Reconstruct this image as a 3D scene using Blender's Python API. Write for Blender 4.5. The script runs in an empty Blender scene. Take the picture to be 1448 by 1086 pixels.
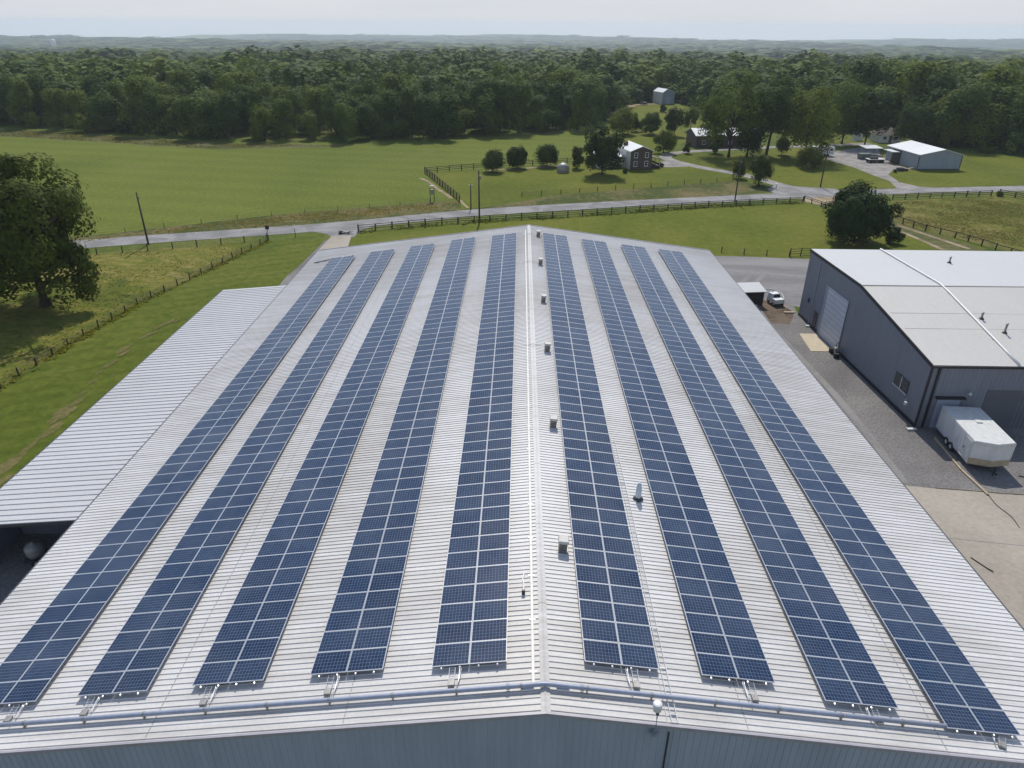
import bpy, bmesh, math, random
import numpy as np
from mathutils import Vector, Matrix
random.seed(7); rng = np.random.default_rng(11)
C = bpy.context.scene.collection
sc = bpy.context.scene
PI = math.pi
# ------------------------------------------------------------------ camera calibration
F, YAW, PITCH, ROLL = 990.18, -0.009067, 0.475197, 0.007266
CAM = np.array([-1.3191, 0.0, 34.158])
SL = 0.130743; AL = math.atan(SL)            # roof slope of the big hall
RZ = 9.0                                     # ridge height
HL, HR = 30.34, 25.95                        # slope lengths left / right
Y0, Y1 = 19.40, 97.60                        # front and back ends of the roof
def rotm():
    f = np.array([math.sin(YAW)*math.cos(PITCH), math.cos(YAW)*math.cos(PITCH), -math.sin(PITCH)])
    r = np.array([math.cos(YAW), -math.sin(YAW), 0]); u = np.cross(r, f)
    c, s = math.cos(ROLL), math.sin(ROLL)
    return np.array([c*r+s*u, -s*r+c*u, f])
RM = rotm()
def ray(x, y): return RM.T @ np.array([(x-724)/F, -(y-543)/F, 1])
def G(x, y, z=0.0):                           # survey point on the level z
    d = ray(x, y); t = (z-CAM[2])/d[2]; p = CAM+d*t
    return (float(p[0]), float(p[1]), z)
def proj(P):
    c = RM @ (np.array(P)-CAM); return 724+F*c[0]/c[2], 543-F*c[1]/c[2]
def tall(x, y, yt):                           # height of an upright thing standing at G(x,y)
    P = np.array(G(x, y)); lo, hi = 0, 40
    for _ in range(40):
        m = (lo+hi)/2
        if proj(P+np.array([0, 0, m]))[1] > yt: lo = m
        else: hi = m
    return lo
def mpp(x, y):                                # metres per photo pixel there
    P = np.array(G(x, y)); return float((RM @ (P-CAM))[2])/F
def terr(d):
    return np.interp(d, [0, 330, 550, 800, 1500, 3000, 6000, 9000, 12000], [0, 0, -5, -14, -34, -62, -100, -119, -150])

# ------------------------------------------------------------------ materials
def nt(name):
    m = bpy.data.materials.new(name); m.use_nodes = True
    n = m.node_tree.nodes; l = m.node_tree.links
    return m, n, l, n['Principled BSDF']
def ramp(n, stops):
    r = n.new('ShaderNodeValToRGB'); e = r.color_ramp.elements
    e[0].position, e[0].color = stops[0][0], (*stops[0][1], 1)
    e[1].position, e[1].color = stops[-1][0], (*stops[-1][1], 1)
    for p, c in stops[1:-1]:
        k = e.new(p); k.color = (*c, 1)
    return r
def coords(n, l, scale=(1, 1, 1), rot=(0, 0, 0), kind='Object'):
    tc = n.new('ShaderNodeTexCoord'); mp = n.new('ShaderNodeMapping')
    mp.inputs['Scale'].default_value = scale; mp.inputs['Rotation'].default_value = rot
    l.new(tc.outputs[kind], mp.inputs['Vector']); return mp.outputs['Vector']
def noise(n, l, vec, scale, detail=4, rough=.55, dist=0):
    t = n.new('ShaderNodeTexNoise'); t.inputs['Scale'].default_value = scale
    t.inputs['Detail'].default_value = detail; t.inputs['Roughness'].default_value = rough
    t.inputs['Distortion'].default_value = dist
    l.new(vec, t.inputs['Vector']); return t.outputs['Fac']
def mixc(n, l, fac, a, b, mode='MIX'):
    m = n.new('ShaderNodeMix'); m.data_type = 'RGBA'; m.blend_type = mode
    if isinstance(fac, float): m.inputs[0].default_value = fac
    else: l.new(fac, m.inputs[0])
    for i, v in ((6, a), (7, b)):
        if isinstance(v, tuple): m.inputs[i].default_value = (*v, 1)
        else: l.new(v, m.inputs[i])
    return m.outputs[2]
def bump(n, l, b, h, strength, dist=.02):
    bp = n.new('ShaderNodeBump'); bp.inputs['Strength'].default_value = strength; bp.inputs['Distance'].default_value = dist
    l.new(h, bp.inputs['Height']); l.new(bp.outputs['Normal'], b.inputs['Normal'])
def plain(name, col, rough=.6, metal=0., var=.12, scale=3., bmp=0., spec=.5, stretch=(1, 1, 1)):
    m, n, l, b = nt(name)
    v = coords(n, l, stretch)
    f = noise(n, l, v, scale, 5, .6)
    r = ramp(n, [(.3, tuple(c*(1-var) for c in col)), (.7, tuple(min(1, c*(1+var)) for c in col))])
    l.new(f, r.inputs[0]); l.new(r.outputs[0], b.inputs['Base Color'])
    b.inputs['Roughness'].default_value = rough; b.inputs['Metallic'].default_value = metal
    b.inputs['Specular IOR Level'].default_value = spec
    if bmp: bump(n, l, b, f, bmp)
    return m
def ground_mat(name, stops, big=.02, small=.9, mixs=.45, stretch=(1, 1, 1), bmp=.5, patch=None, rough=.95, rot=0., stripe=None):
    m, n, l, b = nt(name)
    v = coords(n, l, stretch, (0, 0, rot))
    v0 = coords(n, l)
    fb = noise(n, l, v, big, 5, .6, .6); fs = noise(n, l, v, small, 6, .7)
    mx = n.new('ShaderNodeMix'); mx.inputs[0].default_value = mixs
    l.new(fb, mx.inputs[2]); l.new(fs, mx.inputs[3])
    mr = n.new('ShaderNodeMapRange'); mr.inputs[1].default_value = .36; mr.inputs[2].default_value = .64; l.new(mx.outputs[0], mr.inputs[0])
    r = ramp(n, stops); l.new(mr.outputs[0], r.inputs[0]); col = r.outputs[0]
    if stripe:
        wv = n.new('ShaderNodeTexWave'); wv.inputs['Scale'].default_value = stripe[0]; wv.inputs['Distortion'].default_value = 3.5; wv.inputs['Detail'].default_value = 3; wv.inputs['Detail Scale'].default_value = .4
        l.new(coords(n, l, (1, 1, 1), (0, 0, stripe[1])), wv.inputs['Vector'])
        rs = ramp(n, [(0, (stripe[2],)*3), (1, (1.06,)*3)]); l.new(wv.outputs['Fac'], rs.inputs[0]); col = mixc(n, l, 1., col, rs.outputs[0], 'MULTIPLY')
    if patch:
        fp = noise(n, l, v0, patch[1], 6, .65, 1.)
        rp = ramp(n, [(patch[2], (0, 0, 0)), (patch[3], (1, 1, 1))]); l.new(fp, rp.inputs[0])
        col = mixc(n, l, rp.outputs[0], col, patch[0])
    l.new(col, b.inputs['Base Color']); b.inputs['Roughness'].default_value = rough
    b.inputs['Specular IOR Level'].default_value = .08
    if bmp: bump(n, l, b, fs, bmp, .25)
    return m
def leaf_mat(name, dark, light, hue=.0, trans=.25, cell=0.):
    m, n, l, b = nt(name)
    v = coords(n, l)
    f = noise(n, l, v, .55, 4, .65)
    r = ramp(n, [(.3, dark), (.72, light)]); l.new(f, r.inputs[0]); col = r.outputs[0]
    if cell:
        at = n.new('ShaderNodeAttribute'); at.attribute_name = 'species'; rnd = at.outputs['Fac']
        fl = noise(n, l, v, .007, 3, .6); rl = ramp(n, [(.35, (.72, .82, .86)), (.65, (1.3, 1.22, 1.05))]); l.new(fl, rl.inputs[0]); col = mixc(n, l, 1., col, rl.outputs[0], 'MULTIPLY')
    else:
        oi = n.new('ShaderNodeObjectInfo'); rnd = oi.outputs['Random']
    r2 = ramp(n, [(0, (.55, .68, .7)), (.5, (1, 1, 1)), (1, (1.6, 1.32, .8))]); l.new(rnd, r2.inputs[0])
    col = mixc(n, l, 1., col, r2.outputs[0], 'MULTIPLY')
    l.new(col, b.inputs['Base Color']); b.inputs['Roughness'].default_value = .75
    b.inputs['Specular IOR Level'].default_value = .12
    tr = n.new('ShaderNodeBsdfTranslucent'); l.new(col, tr.inputs['Color'])
    ms = n.new('ShaderNodeMixShader'); ms.inputs[0].default_value = trans
    l.new(b.outputs[0], ms.inputs[1]); l.new(tr.outputs[0], ms.inputs[2])
    l.new(ms.outputs[0], n['Material Output'].inputs['Surface'])
    return m
def roof_mat(name, base, dirt, rough=.42, streak=(.12, 2.2, 1), amt=.55, seam=None):
    m, n, l, b = nt(name)
    v = coords(n, l, streak); v2 = coords(n, l)
    f = noise(n, l, v, 1.0, 6, .65); g = noise(n, l, v2, .07, 4, .6); h = noise(n, l, v2, 6, 3, .6)
    mx = n.new('ShaderNodeMath'); mx.operation = 'MULTIPLY'; l.new(f, mx.inputs[0]); l.new(g, mx.inputs[1])
    r = ramp(n, [(.18, (0, 0, 0)), (.36, (amt, amt, amt))]); l.new(mx.outputs[0], r.inputs[0])
    col = mixc(n, l, r.outputs[0], base, dirt)
    r3 = ramp(n, [(.25, (.9, .9, .9)), (.75, (1.04, 1.04, 1.04))]); l.new(h, r3.inputs[0])
    col = mixc(n, l, 1., col, r3.outputs[0], 'MULTIPLY')
    l.new(col, b.inputs['Base Color']); b.inputs['Roughness'].default_value = rough
    b.inputs['Specular IOR Level'].default_value = .35
    bump(n, l, b, g, .15, .5)
    return m
def cell_mat():
    m, n, l, b = nt('silicon_cells')
    uv = n.new('ShaderNodeUVMap'); uv.uv_map = 'UVMap'
    sx = n.new('ShaderNodeSeparateXYZ'); l.new(uv.outputs[0], sx.inputs[0])
    def M(op, a, bb=None, c=None):
        k = n.new('ShaderNodeMath'); k.operation = op
        for i, x in enumerate((a, bb, c)):
            if x is None: continue
            if isinstance(x, (int, float)): k.inputs[i].default_value = x
            else: l.new(x, k.inputs[i])
        return k.outputs[0]
    def grid(o, cnt, w):
        fr = M('FRACT', M('MULTIPLY', o, cnt)); d = M('ABSOLUTE', M('SUBTRACT', fr, .5))
        return M('GREATER_THAN', d, .5-w)
    gx = grid(sx.outputs[0], 10, .04); gy = grid(sx.outputs[1], 6, .035)
    ln = M('MAXIMUM', gx, gy)
    bus = grid(M('ADD', sx.outputs[1], .0277), 18, .03)
    # per-cell tone
    cx = M('FLOOR', M('MULTIPLY', sx.outputs[0], 10)); cy = M('FLOOR', M('MULTIPLY', sx.outputs[1], 6))
    oi = n.new('ShaderNodeObjectInfo')
    cb = n.new('ShaderNodeCombineXYZ'); l.new(cx, cb.inputs[0]); l.new(cy, cb.inputs[1]); l.new(M('MULTIPLY', oi.outputs['Random'], 97), cb.inputs[2])
    wn = n.new('ShaderNodeTexWhiteNoise'); l.new(cb.outputs[0], wn.inputs['Vector'])
    r = ramp(n, [(0, (.0055, .0145, .042)), (1, (.0105, .025, .063))]); l.new(wn.outputs['Value'], r.inputs[0])
    ro = ramp(n, [(0, (.6, .68, .76)), (.5, (.95, .97, 1.)), (1, (1.45, 1.32, 1.15))]); l.new(oi.outputs['Random'], ro.inputs[0])
    col = mixc(n, l, 1., r.outputs[0], ro.outputs[0], 'MULTIPLY')
    col = mixc(n, l, M('MULTIPLY', bus, .22), col, (.16, .22, .34))
    col = mixc(n, l, M('MULTIPLY', ln, .85), col, (.15, .23, .36))
    # dust film
    tc = n.new('ShaderNodeTexCoord'); geo = n.new('ShaderNodeNewGeometry')
    dn = noise(n, l, geo.outputs['Position'], .35, 5, .6)
    rd = ramp(n, [(.35, (.0, .0, .0)), (.75, (.1, .1, .1))]); l.new(dn, rd.inputs[0])
    col = mixc(n, l, rd.outputs[0], col, (.33, .34, .36))
    l.new(col, b.inputs['Base Color']); b.inputs['Roughness'].default_value = .22
    b.inputs['Specular IOR Level'].default_value = .26
    b.inputs['Roughness'].default_value = .2
    return m
def brick_mat():
    m, n, l, b = nt('red_brick')
    v = coords(n, l, (1, 1, 1), (PI/2, 0, 0))
    t = n.new('ShaderNodeTexBrick'); l.new(v, t.inputs['Vector'])
    t.inputs['Color1'].default_value = (.105, .052, .042, 1); t.inputs['Color2'].default_value = (.075, .042, .036, 1)
    t.inputs['Mortar'].default_value = (.2, .17, .15, 1); t.inputs['Scale'].default_value = 2.2
    l.new(t.outputs[0], b.inputs['Base Color']); b.inputs['Roughness'].default_value = .9
    return m

MAT = dict(
 roof=roof_mat('white_ribbed_metal', (.67, .653, .632), (.46, .43, .39), amt=.75),
 roof_lean=roof_mat('bright_ribbed_metal', (.565, .56, .56), (.45, .44, .425), amt=.5),
 roof_near=roof_mat('beige_roof', (.56, .535, .49), (.48, .45, .40), streak=(2.2, .12, 1), amt=.3),  # warmer beige on the near half of the workshop roof
 roof_far=roof_mat('pale_roof', (.565, .56, .545), (.5, .495, .48), streak=(2.2, .12, 1), amt=.3),  # paler, more neutral tone on the far half
 roof_white=roof_mat('white_barn_roof', (.74, .74, .73), (.6, .6, .58)),
 trim=plain('lilac_grey_trim', (.36, .34, .37), .4, .0, .1, 2),
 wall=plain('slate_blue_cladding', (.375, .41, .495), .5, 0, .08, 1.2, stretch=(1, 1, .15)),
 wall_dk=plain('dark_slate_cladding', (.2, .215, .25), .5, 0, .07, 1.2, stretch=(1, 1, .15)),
 wall_barn=plain('pale_blue_grey_cladding', (.27, .31, .35), .55, 0, .08, 1, stretch=(1, 1, .15)),
 dark=plain('near_black_paint', (.018, .018, .022), .5),
 gutter=plain('dark_grey_trim', (.05, .052, .06), .45),
 white=plain('white_paint', (.72, .72, .71), .4, 0, .06, 4),
 offwhite=plain('weathered_white_paint', (.6, .6, .57), .5, 0, .12, 2.5),
 alu=plain('brushed_aluminium', (.66, .67, .69), .35, .6, .08, 8),
 frame=plain('silver_panel_frame', (.56, .57, .59), .38, .2, .05, 8),
 galv=plain('galvanised_pipe', (.30, .335, .42), .45, .1, .12, 3),
 vent=plain('grey_vent_steel', (.3, .29, .27), .5, .3, .2, 4),
 rubber=plain('black_rubber', (.02, .02, .02), .85),
 glass=plain('dark_window_glass', (.03, .04, .05), .08, 0, .1, 1, spec=.8),
 glassvent=plain('milky_plastic', (.5, .58, .62), .2, 0, .1, 6),
 post=plain('weathered_fence_wood', (.085, .07, .055), .9, 0, .3, 6, bmp=.4),
 postd=plain('dark_fence_wood', (.045, .038, .032), .9, 0, .3, 6, bmp=.4),
 wire=plain('rusty_fence_wire', (.06, .055, .045), .7),
 pole=plain('creosoted_pole_wood', (.07, .058, .05), .9, 0, .3, 4, bmp=.4, stretch=(1, 1, .1)),
 plank=plain('bleached_timber', (.45, .36, .24), .85, 0, .2, 3, bmp=.3),
 bark=plain('grey_brown_bark', (.06, .048, .038), .95, 0, .35, 5, bmp=.8, stretch=(1, 1, .25)),
 brick=brick_mat(), bay=plain('bay_shade_tone', (.11, .118, .135), .5, 0, .08, 1), grimy=plain('grimy_white_sheet', (.66, .66, .65), .42, 0, .13, 1.6, stretch=(1, 1, .35)), cap=plain('dusty_vent_cap', (.52, .5, .46), .6, 0, .15, 5), door_grey=plain('pale_grey_door', (.5, .54, .6), .5, 0, .06, 1),
 shingle=plain('brown_shingles', (.16, .13, .11), .9, 0, .25, 5, bmp=.5),
 greysh=plain('grey_shingles', (.2, .2, .21), .9, 0, .2, 5, bmp=.5),
 woodwall=plain('brown_board_cladding', (.1, .075, .07), .85, 0, .25, 3, stretch=(1, 1, .2)),
 apron=plain('tan_concrete', (.5, .42, .3), .9, 0, .1, 1.5),
 cell=cell_mat(),
 backsheet=plain('white_backsheet', (.5, .5, .5), .7),
 oak=leaf_mat('oak_leaves', (.028, .05, .008), (.085, .12, .018), trans=.26),
 leaf=leaf_mat('broadleaf_foliage', (.06, .095, .012), (.15, .195, .028), trans=.42),
 leafb=leaf_mat('bright_foliage', (.042, .075, .010), (.12, .175, .025), trans=.3),
 leafd=leaf_mat('dark_foliage', (.036, .062, .010), (.085, .118, .02), trans=.3),
 wood=leaf_mat('woodland_canopy', (.064, .104, .014), (.092, .138, .021), trans=.26, cell=.105),
 wood2=leaf_mat('woodland_tree_leaves', (.064, .106, .013), (.096, .145, .02), trans=.28),
)
# ground covers
MAT['base'] = ground_mat('rough_grass', [(.1, (.06, .09, .014)), (.5, (.095, .125, .022)), (.9, (.15, .15, .04))], .03, .8)
MAT['hay'] = ground_mat('hay_field_grass', [(.05, (.082, .108, .015)), (.5, (.112, .140, .020)), (.95, (.15, .164, .032))], .02, 1.6, .6, (1, .35, 1), patch=((.15, .15, .045), .045, .58, .85), stripe=(.03, 1.75, .96))
MAT['strip'] = ground_mat('uncut_meadow_grass', [(.3, (.075, .085, .03)), (.55, (.11, .11, .042)), (.75, (.15, .135, .06))], .05, .7, .5)
MAT['mown'] = ground_mat('mown_strip_grass', [(.1, (.062, .088, .011)), (.5, (.09, .115, .015)), (.9, (.14, .143, .027))], .06, 1.0, .55, patch=((.17, .15, .05), .08, .62, .8), stripe=(.12, 1.05, .93))
MAT['lawn'] = ground_mat('mown_lawn', [(.1, (.076, .1, .011)), (.5, (.112, .13, .015)), (.9, (.158, .152, .026))], .035, .8, .5, patch=((.15, .13, .045), .05, .6, .8))
MAT['pasture'] = ground_mat('dry_pasture', [(.05, (.075, .1, .013)), (.4, (.12, .135, .02)), (.65, (.175, .16, .035)), (.92, (.26, .21, .08))], .06, .7, .5, (.6, 1, 1), bmp=.9, patch=((.055, .085, .014), .07, .52, .68))
MAT['verge'] = ground_mat('roadside_grass', [(.3, (.055, .075, .016)), (.5, (.10, .1, .032)), (.72, (.16, .13, .06))], .08, .9, .5)
MAT['paddock'] = ground_mat('paddock_grass', [(.3, (.085, .1, .016)), (.5, (.125, .128, .024)), (.72, (.18, .155, .048))], .045, .7, .45, (1, .7, 1))
MAT['road'] = ground_mat('worn_asphalt', [(.3, (.2, .195, .19)), (.7, (.3, .29, .285))], .2, 3, .4, bmp=.15)
MAT['drive'] = ground_mat('pale_gravel_drive', [(.3, (.22, .205, .19)), (.7, (.34, .315, .29))], .3, 3, .5, bmp=.2)
MAT['gravel'] = ground_mat('grey_gravel', [(.1, (.13, .124, .118)), (.5, (.19, .18, .172)), (.9, (.27, .255, .24))], .12, 4.5, .62, bmp=.35, patch=((.2, .165, .125), .09, .6, .9))
MAT['gravelfar'] = ground_mat('smooth_grey_yard', [(.3, (.19, .182, .178)), (.7, (.26, .25, .245))], .12, 3, .4, (.5, 2, 1), bmp=.12)
MAT['concrete'] = ground_mat('tan_concrete_slab', [(.1, (.30, .262, .215)), (.9, (.41, .365, .305))], .1, 2.5, .45, bmp=.08, rough=.85)
MAT['dirt'] = ground_mat('bare_dirt', [(.3, (.2, .15, .09)), (.7, (.36, .29, .19))], .2, 1.5, .5, bmp=.3)
MAT['brownpatch'] = ground_mat('muddy_gravel', [(.3, (.1, .075, .055)), (.7, (.17, .13, .095))], .3, 2, .5, bmp=.3)

# ------------------------------------------------------------------ mesh helpers
class MB:
    def __init__(s): s.v = []; s.f = []; s.m = []
    def add(s, vs, fs, mi=0):
        o = len(s.v); s.v += [tuple(map(float, v)) for v in vs]; s.f += [tuple(i+o for i in f) for f in fs]; s.m += [mi]*len(fs); return s
    def box(s, c, d, rz=0., mi=0, ry=0.):
        x, y, z = d[0]/2, d[1]/2, d[2]/2
        M = Matrix.Translation(c) @ Matrix.Rotation(rz, 4, 'Z') @ Matrix.Rotation(ry, 4, 'Y')
        vs = [M @ Vector(p) for p in ((-x,-y,-z),(x,-y,-z),(x,y,-z),(-x,y,-z),(-x,-y,z),(x,-y,z),(x,y,z),(-x,y,z))]
        return s.add(vs, [(3,2,1,0),(4,5,6,7),(0,1,5,4),(1,2,6,5),(2,3,7,6),(3,0,4,7)], mi)
    def hexa(s, b, t, mi=0):                   # 4 bottom corners (ccw), 4 top corners
        return s.add(list(b)+list(t), [(3,2,1,0),(4,5,6,7),(0,1,5,4),(1,2,6,5),(2,3,7,6),(3,0,4,7)], mi)
    def tube(s, pts, r, n=8, mi=0, cap=True):
        rs = r if isinstance(r, (list, tuple)) else [r]*len(pts)
        pts = [Vector(p) for p in pts]; vs = []; fs = []
        for i, p in enumerate(pts):
            t = (pts[min(i+1, len(pts)-1)]-pts[max(i-1, 0)]).normalized()
            a = t.cross(Vector((0, 0, 1)))
            if a.length < 1e-3: a = t.cross(Vector((0, 1, 0)))
            a.normalize(); b = t.cross(a)
            vs += [p+(a*math.cos(2*PI*k/n)+b*math.sin(2*PI*k/n))*rs[i] for k in range(n)]
        for i in range(len(pts)-1):
            for k in range(n):
                fs.append((i*n+k, (i+1)*n+k, (i+1)*n+(k+1) % n, i*n+(k+1) % n))
        if cap: fs += [tuple(range(n)), tuple(reversed(range((len(pts)-1)*n, len(pts)*n)))]
        return s.add(vs, fs, mi)
    def lathe(s, c, prof, n=16, mi=0):
        vs = []; fs = []
        for r, z in prof: vs += [(c[0]+r*math.cos(2*PI*k/n), c[1]+r*math.sin(2*PI*k/n), c[2]+z) for k in range(n)]
        for i in range(len(prof)-1):
            for k in range(n): fs.append((i*n+k, i*n+(k+1) % n, (i+1)*n+(k+1) % n, (i+1)*n+k))
        fs += [tuple(reversed(range(n))), tuple(range((len(prof)-1)*n, len(prof)*n))]
        return s.add(vs, fs, mi)
    def mesh(s, name, mats):
        me = bpy.data.meshes.new(name); me.from_pydata(s.v, [], s.f)
        for m in (mats if isinstance(mats, (list, tuple)) else [mats]): me.materials.append(m)
        me.polygons.foreach_set('material_index', s.m); me.update(); return me
    def build(s, name, mats, parent=None, smooth=False, bevel=0):
        return link(name, s.mesh(name, mats), parent, smooth, bevel)
def link(name, me, parent=None, smooth=False, bevel=0):
    o = bpy.data.objects.new(name, me); C.objects.link(o)
    if parent: o.parent = parent
    if smooth:
        for p in me.polygons: p.use_smooth = True
    if bevel:
        b = o.modifiers.new('bevel', 'BEVEL'); b.width = bevel; b.segments = 2; b.limit_method = 'ANGLE'
    return o
def empty(name, label, cat, loc=(0, 0, 0), rz=0., group=None):
    o = bpy.data.objects.new(name, None); C.objects.link(o); o.location = loc; o.rotation_euler = (0, 0, rz)
    o.empty_display_size = .2
    return tag(o, label, cat, group)
def tag(o, label, cat, group=None):
    o['label'] = label; o['category'] = cat
    if group: o['group'] = group
    return o
def struct(o, kind='structure'): o['kind'] = kind; return o
def copy_tree(o, parent=None):
    c = o.copy(); C.objects.link(c); c.parent = parent
    for ch in list(o.children): copy_tree(ch, c)
    return c

# ------------------------------------------------------------------ camera, sun, sky
cam = bpy.data.cameras.new('camera'); co = bpy.data.objects.new('camera', cam); C.objects.link(co)
R4 = Matrix(((RM[0][0], RM[1][0], -RM[2][0]), (RM[0][1], RM[1][1], -RM[2][1]), (RM[0][2], RM[1][2], -RM[2][2]))).to_4x4()
co.matrix_world = Matrix.Translation(Vector(CAM)) @ R4
cam.sensor_fit = 'HORIZONTAL'; cam.sensor_width = 36; cam.lens = F/1448*36; cam.clip_start = .5; cam.clip_end = 60000
sc.camera = co
SUN_EL, SUN_AZ = math.radians(49), math.radians(1)
sd = Vector((math.sin(SUN_AZ)*math.cos(SUN_EL), math.cos(SUN_AZ)*math.cos(SUN_EL), math.sin(SUN_EL)))
sun = bpy.data.lights.new('sun', 'SUN'); sun.energy = 3.7; sun.angle = math.radians(.6); sun.color = (1, .955, .88)
so = bpy.data.objects.new('sun', sun); C.objects.link(so); so.rotation_euler = (-sd).to_track_quat('-Z', 'Y').to_euler(); so.location = (0, 100, 150)
w = bpy.data.worlds.new('World'); sc.world = w; w.use_nodes = True
wn = w.node_tree.nodes; wl = w.node_tree.links
sky = wn.new('ShaderNodeTexSky'); sky.sky_type = 'NISHITA'; sky.sun_disc = False
sky.sun_elevation = SUN_EL; sky.sun_rotation = SUN_AZ; sky.air_density = 1.0; sky.dust_density = .5; sky.ozone_density = 2.0; sky.altitude = 150
# milky summer haze lying over the lower sky
tcw = wn.new('ShaderNodeTexCoord'); sxw = wn.new('ShaderNodeSeparateXYZ'); wl.new(tcw.outputs['Generated'], sxw.inputs[0])
rw = ramp(wn, [(0., (.97, .97, .97)), (.10, (.93, .93, .93)), (.28, (.35, .35, .35)), (.6, (.12, .12, .12))]); wl.new(sxw.outputs[2], rw.inputs[0])
mw = wn.new('ShaderNodeMapping'); mw.inputs['Scale'].default_value = (1.2, 1.2, 9); wl.new(tcw.outputs['Generated'], mw.inputs[0])
fw = noise(wn, wl, mw.outputs[0], 2.6, 5, .6)
rv = ramp(wn, [(.3, (4.45, 4.7, 5.1)), (.7, (4.95, 5.1, 5.45))]); wl.new(fw, rv.inputs[0])
wl.new(mixc(wn, wl, rw.outputs[0], sky.outputs[0], rv.outputs[0]), wn['Background'].inputs[0]); wn['Background'].inputs[1].default_value = .138
sc.view_settings.view_transform = 'Standard'; sc.view_settings.look = 'None'; sc.view_settings.exposure = .05; sc.view_settings.gamma = 1

# ------------------------------------------------------------------ terrain and ground covers
def make_ground():
    ds = [0, 60, 120, 200, 300, 380, 440, 520, 620, 740, 880, 1050, 1250, 1500, 1800, 2200, 2600, 3100, 3700, 4400, 5200, 6100, 7000, 8000, 9200]
    na = 144; vs = [(0, 0, 0)]; fs = []
    for d in ds[1:]:
        for k in range(na):
            a = 2*PI*k/na
            vs.append((d*math.sin(a), d*math.cos(a), float(terr(d))+hill(d, a)))
    for k in range(na): fs.append((0, 1+(k+1) % na, 1+k))
    for i in range(len(ds)-2):
        for k in range(na):
            a = 1+i*na; fs.append((a+k, a+(k+1) % na, a+na+(k+1) % na, a+na+k))
    o = MB().add(vs, fs).build('ground', MAT['base'], smooth=True); struct(o)
def hill(d, a):
    return float(np.interp(d, [900, 2500, 6000, 8000], [0, 7, 24, 44]))*(math.sin(a*9+d*.0011)*.6+math.sin(a*23+1.3+d*.0023)*.35+math.sin(a*41+d*.004)*.2)
make_ground()
def wob(pts, amp, step=4.):
    out = []; n = len(pts)
    for i in range(n):
        a = Vector(pts[i]); b = Vector(pts[(i+1) % n]); L = (b-a).length; k = max(1, int(L/step))
        nrm = Vector((-(b-a).y, (b-a).x, 0)).normalized()
        for j in range(k):
            p = a.lerp(b, j/k); s = amp*(random.random()-.5)*2
            out.append(p+nrm*s if j else p+nrm*s*.4)
    return out
def sheet(name, px, lev, mat, amp=.0, world=None, step=4.):
    pts = [Vector(p) for p in (world or [G(*q) for q in px])]
    if amp: pts = wob(pts, amp, step)
    bm = bmesh.new(); f = bm.faces.new([bm.verts.new((p.x, p.y, .004*lev)) for p in pts])
    if f.normal.z < 0: bmesh.ops.reverse_faces(bm, faces=[f])
    f.normal_update()
    if f.normal.z < 0: f.normal_flip()
    bmesh.ops.triangulate(bm, faces=bm.faces[:])
    me = bpy.data.meshes.new(name); bm.to_mesh(me); bm.free(); me.materials.append(mat)
    o = link(name, me); struct(o); return o
def band(name, ctr, widths, lev, mat):          # road ribbon along world centre points
    pts = [Vector(p) for p in ctr]; L = []; Rr = []
    for i, p in enumerate(pts):
        t = (pts[min(i+1, len(pts)-1)]-pts[max(i-1, 0)]).normalized(); nn = Vector((-t.y, t.x, 0)); wv = widths[i] if isinstance(widths, (list, tuple)) else widths
        L.append(p+nn*wv/2); Rr.append(p-nn*wv/2)
    vs = [(q.x, q.y, .004*lev) for q in L]+[(q.x, q.y, .004*lev) for q in Rr]; n = len(pts)
    o = MB().add(vs, [(n+i, n+i+1, i+1, i) for i in range(n-1)]).build(name, mat); struct(o); return o
def smooth_pts(pts, k=6):                       # Catmull-Rom
    P = [Vector(p) for p in pts]; out = []
    for i in range(len(P)-1):
        a, b, c, d = P[max(i-1, 0)], P[i], P[i+1], P[min(i+2, len(P)-1)]
        for j in range(k):
            t = j/k; out.append(.5*((2*b)+(c-a)*t+(2*a-5*b+4*c-d)*t*t+(3*b-a-3*c+d)*t**3))
    return out+[P[-1]]
# the open land (no woodland on it), outlined by its far edge
EDGE = [(-420, 160), (-200, 170), (0, 180), (150, 189), (300, 200), (470, 203), (600, 199), (700, 195), (825, 186), (850, 179), (866, 162), (885, 148), (930, 141), (968, 143), (1000, 160), (1045, 182), (1150, 190), (1235, 188), (1290, 202), (1340, 213), (1448, 217), (1640, 226), (1850, 238)]
sheet('hay_field', EDGE[:9]+[(850, 195), (838, 230), (800, 233), (690, 240), (600, 243), (650, 283), (610, 286), (400, 303), (160, 330), (-60, 352), (-420, 392)], 1, MAT['hay'], .5)
sheet('meadow_strip', [(-420, 163), (-200, 172), (0, 182), (150, 191), (300, 202), (470, 205), (560, 202), (430, 209), (300, 211), (200, 205), (100, 199), (0, 193), (-200, 184), (-420, 175)], 2, MAT['strip'], .8)
sheet('yard_lawn', [(600, 243), (690, 240), (800, 233), (838, 230), (850, 195), (900, 196), (1010, 220), (1160, 207), (1240, 200), (1300, 212), (1448, 222), (1700, 232), (1700, 258), (1448, 261), (1290, 265), (1120, 268), (1000, 276), (700, 292), (652, 296)], 3, MAT['lawn'], .25)
sheet('clearing_lawn', [(846, 196), (868, 172), (890, 152), (930, 146), (962, 147), (985, 165), (1000, 185), (960, 205), (900, 200)], 2, MAT['lawn'], .6)
sheet('verge', [(-120, 362), (160, 330), (400, 303), (610, 286), (652, 284), (652, 298), (460, 318), (160, 341), (-120, 372)], 4, MAT['verge'], .15)
sheet('front_verge', [(655, 297), (800, 275), (909, 266), (1036, 256), (1095, 262), (1110, 270), (1000, 279), (700, 295)], 5, MAT['verge'], .3)
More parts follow.
